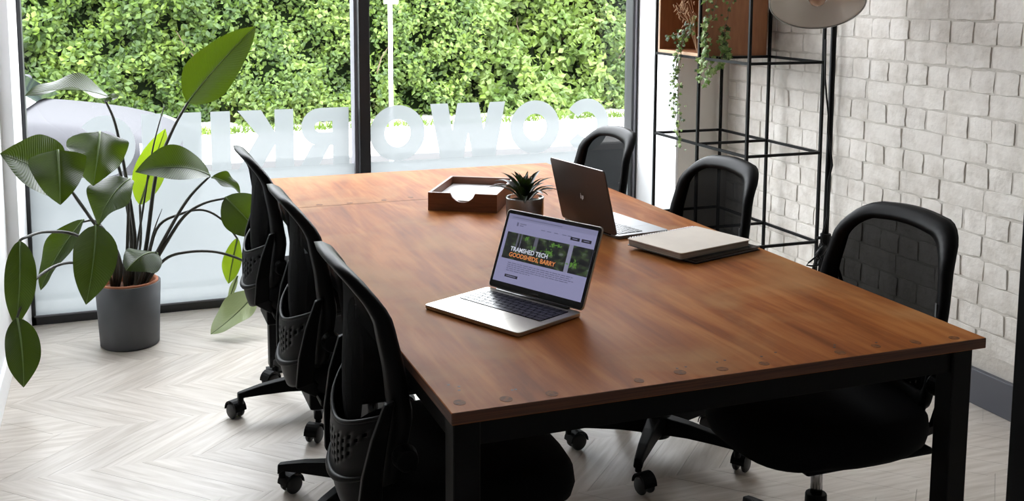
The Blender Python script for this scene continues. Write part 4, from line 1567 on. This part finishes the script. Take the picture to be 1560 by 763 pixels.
def laptop(label, loc, rz, tilt, W, D, Hh, m_body, m_lid, lit):
    root = thing('laptop', label, 'laptop', (loc[0], loc[1], TH), rz)
    part('base', MB().prism([(x, y - D / 2) for x, y in rrect(W, D, .010)], .0015, .0105), m_body, root, bevel=.0015)
    part('feet', MB().box((-W * .4, -D * .9, 0), (-W * .3, -D * .86, .002)).box((W * .3, -D * .9, 0), (W * .4, -D * .86, .002)).box((-W * .4, -D * .12, 0), (-W * .3, -D * .08, .002)).box((W * .3, -D * .12, 0), (W * .4, -D * .08, .002)), M_BEZEL, root)
    kw, kd = W * .86, D * .46
    ky0 = -D * .10
    part('keyboard_well', MB().prism([(x, y + ky0 - kd / 2) for x, y in rrect(kw, kd, .003)], .0101, .0107), M_BEZEL, root)
    keys = MB()
    rows = 6
    pitch = kw / 14.0
    rp_ = kd / rows
    for r_ in range(rows):
        yk = ky0 - rp_ * (r_ + .5)
        if r_ == rows - 1:
            cells = [1, 1, 1, 1.25, 5, 1.25, 1, 1, 1.5]
        elif r_ == 3:
            cells = [1.75] + [1] * 11 + [1.25]
        elif r_ == 4:
            cells = [2.2] + [1] * 10 + [1.8]
        elif r_ == 2:
            cells = [1.5] + [1] * 12 + [.5]
        else:
            cells = [1] * 14
        tot = sum(cells)
        xk = -kw / 2
        for c_ in cells:
            wk = kw * c_ / tot
            keys.box((xk + .0011, yk - rp_ / 2 + .0011, .0107), (xk + wk - .0011, yk + rp_ / 2 - .0011, .0119))
            xk += wk
    o = part('keys', keys, M_KEY, root)
    o['kind'] = 'stuff'
    part('trackpad', MB().prism([(x, y - D * .79) for x, y in rrect(W * .42, D * .33, .004)], .0103, .0107), m_body, root)
    # lid
    U = Matrix.Translation((0, 0, .011)) @ Matrix.Rotation(R(90) - tilt, 4, 'X')   # local x, y(up the lid), z(towards user)
    part('hinge', MB().tube([(-W * .38, -.004, .010), (W * .38, -.004, .010)], .0055, 12), M_BEZEL, root, smooth=True)
    lid = part('lid', MB().prism([(x, y + Hh / 2 + .002) for x, y in rrect(W, Hh, .009)], -.0055, -.0006, U), m_lid, root, bevel=.001)
    part('bezel', MB().prism([(x, y + Hh / 2 + .002) for x, y in rrect(W - .004, Hh - .004, .008)], -.0006, .0004, U), M_BEZEL, lid)
    sx0, sx1, sy0, sy1 = -W / 2 + .0095, W / 2 - .0095, .019, Hh - .008

    def sp_(u, v, d=0.0006):
        return U @ Vector((sx0 + (sx1 - sx0) * u, sy0 + (sy1 - sy0) * v, d))

    def quad(name, u0, v0, u1, v1, m_, d, skew=0.0):
        return part(name, MB().add([sp_(u0, v0, d), sp_(u1, v0, d), sp_(u1, v1, d), sp_(u0, v1, d)], [(0, 1, 2, 3)]), m_, lid, normals=False)
    if not lit:
        quad('screen', 0, 0, 1, 1, M_BEZEL, .0006)
        # round emblem on the back of the lid
        em = MB()
        n_ = 24
        for i in range(n_):
            a0_, a1_ = 2 * PI * i / n_, 2 * PI * (i + 1) / n_
            em.add([U @ Vector((.0145 * r_ * math.cos(a_), Hh * .50 + .0145 * r_ * math.sin(a_), -.0058)) for r_, a_ in ((1, a0_), (1, a1_), (.0, a1_))], [(0, 1, 2)])
        e_ = part('emblem', em, mat('dull_chrome_emblem', (.10, .09, .085), .3, metal=.9), lid, normals=False)
        lt = MB()
        # slanted two-letter mark (mirrored axes: seen from behind, +x runs leftwards)
        def stroke(pts, wd):
            for (xa, ya), (xb, yb) in zip(pts, pts[1:]):
                A_, B_ = Vector((-xa * 1.45, Hh * .50 + ya * 1.45, -.0062)), Vector((-xb * 1.45, Hh * .50 + yb * 1.45, -.0062))
                d_ = (B_ - A_).normalized()
                n__ = Vector((-d_.y, d_.x, 0)) * wd * .72
                lt.add([U @ (A_ - n__), U @ (B_ - n__), U @ (B_ + n__), U @ (A_ + n__)], [(0, 1, 2, 3)])
        stroke([(-.0060, -.0060), (-.0028, .0062)], .0014)
        stroke([(-.0040, .0012), (-.0010, .0012), (-.0030, -.0060)], .0014)
        stroke([(-.0006, -.0085), (.0026, .0012), (.0056, .0012), (.0040, -.0045), (.0010, -.0045)], .0014)
        part('lettering', lt, M_PAPER, e_, normals=False)
        return root
    G_BG = m_glow('screen_lavender', (0.23, 0.228, 0.37), 1.0)
    G_TXT = m_glow('screen_dark_text', (0.10, 0.10, 0.17), 1.0)
    G_BTN = m_glow('screen_black_button', (0.018, 0.018, 0.025), 1.0)
    G_WH = m_glow('screen_white_text', (0.55, 0.57, 0.66), 1.0)
    G_OR = m_glow('screen_orange_text', (0.62, 0.22, 0.07), 1.0)
    G_BAR = m_glow('screen_bar', (0.19, 0.19, 0.31), 1.0)
    quad('screen', 0, 0, 1, 1, G_BG, .0006)
    quad('browser_bar', 0, .925, 1, 1, G_BAR, .0009)
    # hero picture: dark shed with columns and plants (flat print on the screen)
    G_IM = bpy.data.materials.new('screen_picture')
    G_IM.use_nodes = True
    nt = G_IM.node_tree
    b = nt.nodes['Principled BSDF']
    b.inputs['Base Color'].default_value = (0, 0, 0, 1)
    tc = N(nt, 'ShaderNodeTexCoord')
    mp = N(nt, 'ShaderNodeMapping')
    mp.inputs['Scale'].default_value = (9, 4, 1)
    nt.links.new(tc.outputs['UV'], mp.inputs[0])
    n1 = N(nt, 'ShaderNodeTexNoise')
    n1.inputs['Scale'].default_value = 1.4
    n1.inputs['Detail'].default_value = 6
    nt.links.new(mp.outputs[0], n1.inputs['Vector'])
    cr = N(nt, 'ShaderNodeValToRGB')
    el = cr.color_ramp.elements
    el[0].position, el[0].color = .42, (.007, .008, .010, 1)
    el[1].position, el[1].color = .8, (.16, .16, .20, 1)
    e2 = el.new(.52)
    e2.color = (.016, .019, .016, 1)
    e3 = el.new(.62)
    e3.color = (.035, .060, .020, 1)
    nt.links.new(n1.outputs['Fac'], cr.inputs[0])
    nt.links.new(cr.outputs[0], b.inputs['Emission Color'])
    b.inputs['Emission Strength'].default_value = 0.26
    hm = MB()
    hm.add([sp_(.035, .345, .0009), sp_(1, .345, .0009), sp_(1, .735, .0009), sp_(.035, .735, .0009)], [(0, 1, 2, 3)])
    hm.uv = {0: (0, 0), 1: (1, 0), 2: (1, 1), 3: (0, 1)}
    part('hero_picture', hm, G_IM, lid, normals=False)
    G_COL = m_glow('screen_column', (0.20, 0.20, 0.29), 1.0)
    G_COLD = m_glow('screen_column_dim', (0.09, 0.09, 0.12), 1.0)
    G_GRN = m_glow('screen_green', (0.085, 0.20, 0.035), 1.0)
    for (u0, u1, v0, v1, mm) in ((.745, .79, .345, .735, G_COL), (.16, .178, .47, .735, G_COLD), (.20, .212, .50, .735, G_COLD), (.36, .40, .52, .735, G_COLD)):
        quad('picture_column', u0, v0, u1, v1, mm, .0011)
    gm = MB()
    rg_ = random.Random(2)
    for (cu, cv, ru, rv_, n_) in ((.55, .56, .05, .05, 26), (.83, .47, .045, .06, 30), (.60, .68, .07, .03, 18), (.36, .57, .03, .03, 10), (.27, .69, .03, .04, 10)):
        for q in range(n_):
            u, v = cu + rg_.gauss(0, ru * .5), cv + rg_.gauss(0, rv_ * .5)
            if not (.05 < u < .98 and .40 < v < .73):
                continue
            s_, a_ = rg_.uniform(.008, .018), rg_.uniform(0, PI)
            gm.add([sp_(u + s_ * math.cos(a_), v + s_ * 1.6 * math.sin(a_), .0012), sp_(u - s_ * .4 * math.sin(a_), v + s_ * .6 * math.cos(a_), .0012), sp_(u - s_ * math.cos(a_), v - s_ * 1.6 * math.sin(a_), .0012), sp_(u + s_ * .4 * math.sin(a_), v - s_ * .6 * math.cos(a_), .0012)], [(0, 1, 2, 3)])
    part('picture_leaves', gm, G_GRN, lid, normals=False)['kind'] = 'stuff'

    def words(name, body, u, v, size, m_, off=0.0, d=.0014, width=None):
        me = text_mesh(body, size, m_, name, off)
        xs = [q.co.x for q in me.vertices]
        k = 1.0
        if width and xs:
            k = width * (sx1 - sx0) / (max(xs) - min(xs))
        Mt = U @ Matrix.Translation((sx0 + (sx1 - sx0) * u, sy0 + (sy1 - sy0) * v, d)) @ Matrix.Diagonal((k, 1, 1, 1))
        me.transform(Mt)
        return link(name, me, lid)
    sz = .0145
    words('heading_text', 'TRAMSHED TECH', .115, .470, sz, G_WH, .00035, width=.43)
    words('heading_text', 'GOODSHEDS, BARRY', .115, .385, sz, G_OR, .00035, width=.53)
    quad('brand_line', .15, .870, .225, .882, G_TXT, .001)
    quad('brand_line', .15, .843, .195, .855, G_TXT, .001)
    quad('brand_mark', .115, .835, .135, .89, G_TXT, .001)
    for u in (.40, .47, .55, .64, .70):
        quad('menu_word', u, .842, u + .045, .852, G_TXT, .001)
    quad('browser_line', .05, .952, .62, .962, G_TXT, .0011)
    quad('button', .735, .80, .835, .845, G_BTN, .001)
    quad('button', .855, .80, .96, .845, G_BTN, .001)
    quad('button_line', .757, .818, .812, .828, G_BAR, .0013)
    quad('button_line', .878, .818, .938, .828, G_BAR, .0013)
    for i, (u1, v) in enumerate(((.86, .290), (.84, .262), (.875, .234), (.82, .206), (.40, .178))):
        seg = MB()
        u = .125
        rr_ = random.Random(40 + i)
        while u < u1:
            wl = rr_.uniform(.02, .06)
            a_ = [sp_(u, v, .001), sp_(min(u + wl, u1), v, .001), sp_(min(u + wl, u1), v + .011, .001), sp_(u, v + .011, .001)]
            seg.add(a_, [(0, 1, 2, 3)])
            u += wl + .008
        part('text_line', seg, G_TXT, lid, normals=False)
    quad('button', .125, .085, .275, .125, G_BTN, .001)
    quad('button_line', .145, .100, .255, .110, G_BAR, .0013)
    quad('maker_mark', .45, -.062, .55, -.045, mat('grey_maker_mark', (.05, .05, .05), .5), .0008)
    return root


laptop('open silver laptop showing a website on its lit screen', (.370, .553), -1.122, .374, .293, .205, .190, M_ALU, M_ALU, True)
laptop('open dark grey laptop seen from behind its lid', (.811, 1.197), 1.718, .242, .295, .184, .198, mat('dark_laptop_deck', (.17, .175, .18), .4, metal=.6), M_GREYMET, False)

# ------------------------------------------------------------------ letter tray with papers
tr = thing('letter_tray', 'red brown wooden letter tray with a thumb notch', 'tray', (.6135, 1.710, TH), R(-31.2))
tw, td, th_, tt = .229, .314, .060, .009
front = [(-tw / 2, 0), (tw / 2, 0), (tw / 2, th_)]
for i in range(13):
    t = i / 12
    front.append((.042 - .084 * t, th_ - .030 * math.sin(PI * t) ** 0.6))
front.append((-tw / 2, th_))
Mf = Matrix.Translation((0, -td / 2, 0)) @ Matrix.Rotation(R(90), 4, 'X')
part('front_panel', MB().prism(front, -tt, 0, Mf), M_WALNUT, tr)
part('back_panel', MB().box((-tw / 2, td / 2 - tt, 0), (tw / 2, td / 2, th_)), M_WALNUT, tr, bevel=.001)
for s_ in (-1, 1):
    x0 = -tw / 2 if s_ < 0 else tw / 2 - tt
    part('side_panel', MB().box((x0, -td / 2 + tt, 0), (x0 + tt, td / 2 - tt, th_)), M_WALNUT, tr, bevel=.001)
part('bottom_panel', MB().box((-tw / 2 + tt, -td / 2 + tt, 0), (tw / 2 - tt, td / 2 - tt, .006)), M_WALNUT, tr)
pr = thing('paper_sheets', 'stack of white paper sheets lying in the letter tray', 'paper', (.6135, 1.710, TH + .0062), R(-31.2))
rq = random.Random(4)
for k in range(6):
    part('sheet', MB().box((-.1035, -.146, .0048 * k), (.1035, .146, .0048 * k + .0046), Matrix.Rotation(R(rq.uniform(-.5, .5)), 4, 'Z')), M_PAPER, pr)

# ------------------------------------------------------------------ small plant in a glass jar
sx_, sy_ = .666, 1.362
sp2 = thing('small_plant', 'small dark spiky plant in a glass jar on the table', 'plant', (sx_, sy_, TH))
M_JAR = bpy.data.materials.new('jar_glass')
M_JAR.use_nodes = True
bb = M_JAR.node_tree.nodes['Principled BSDF']
bb.inputs['Transmission Weight'].default_value = 0.85
bb.inputs['Roughness'].default_value = 0.06
bb.inputs['Base Color'].default_value = (.85, .80, .75, 1)
part('jar', MB().lathe([(0, 0), (.053, 0), (.058, .006), (.059, .075), (.0595, .080), (.0545, .080), (.053, .010), (0, .008)], 36), M_JAR, sp2, smooth=True)
part('inner_pot', MB().lathe([(0, .009), (.036, .009), (.043, .062), (.045, .070), (.041, .070), (.040, .062), (0, .060)], 28), mat('dark_nursery_pot', (.05, .03, .022), .7), sp2, smooth=True)
part('soil', MB().lathe([(.040, .060), (0, .066)], 20), M_SOIL, sp2)
M_SPIKE = m_leaf('dark_spike_leaf', (0.004, 0.008, 0.003), (0.010, 0.018, 0.005), 0.12, 0.4, False, (.02, .04, .004), 30)
rs = random.Random(17)
for k in range(30):
    a = k * 2.399
    t = k / 29
    el_ = R(82 - 74 * t + rs.uniform(-10, 10))
    L = rs.uniform(.08, .125) * (0.80 + .35 * t)
    dirv = Vector((math.cos(a) * math.cos(el_), math.sin(a) * math.cos(el_), math.sin(el_)))
    b_ = Vector((math.cos(a) * .016 * t, math.sin(a) * .016 * t, .066))
    tip = b_ + dirv * L
    nv = Vector((-math.cos(a) * math.sin(el_), -math.sin(a) * math.sin(el_), math.cos(el_)))
    if tip.x + sx_ > .765:
        tip.x = .765 - sx_
    fn, cen, nn_, nvv = leafmesh(b_, tip, rs.uniform(.018, .028), nv, .10 + .10 * t, .40, .10, k, wide=.42, nt_=8, nvv=4)
    part('leaf', MB().grid(fn, 8, 4, uv=True), M_SPIKE, sp2, smooth=True, normals=False)

# ------------------------------------------------------------------ sketchbook on a dark folder
# corners on the table: (.81,.948) (.859,.743) (1.118,.813) (1.094,1.04)
nb = thing('dark_folder', 'thin black glossy folder under the sketchbook', 'folder', (.998, .868, TH), R(17))
part('cover', MB().prism(rrect(.262, .205, .006), 0, .0018), M_BEZEL, nb)
part('sheets', MB().prism(rrect(.254, .197, .004), .0018, .0078), mat('grey_sheet_edges', (.12, .12, .13), .6), nb)
part('cover', MB().prism(rrect(.262, .205, .006), .0078, .0098), M_BEZEL, nb)
sk = thing('sketchbook', 'pale grey spiral sketchbook lying closed near the table edge', 'notebook', (.970, .886, TH + .0099), R(15.5))
M_COVER = mat('pale_grey_board', (.68, .61, .53), .75, var=.05, vscale=20)
part('back_cover', MB().prism(rrect(.272, .212, .008), 0, .0016), mat('black_board', (.03, .03, .033), .5), sk)
part('pages', MB().prism(rrect(.266, .206, .006), .0017, .0165), mat('page_edges', (.40, .35, .29), .8, col2=(.18, .16, .14), vscale=5, vstretch=(1, 1, 120)), sk)
part('front_cover', MB().prism(rrect(.272, .212, .008), .0166, .0190), M_COVER, sk)
for k in range(26):
    x = -.122 + .244 * k / 25
    part('spiral_ring', MB().tube([(x, .1045 + .0075 * math.cos(q * 2 * PI / 12), .0095 + .0105 * math.sin(q * 2 * PI / 12)) for q in range(13)], .0010, 5, False), M_CHROME, sk, smooth=True)
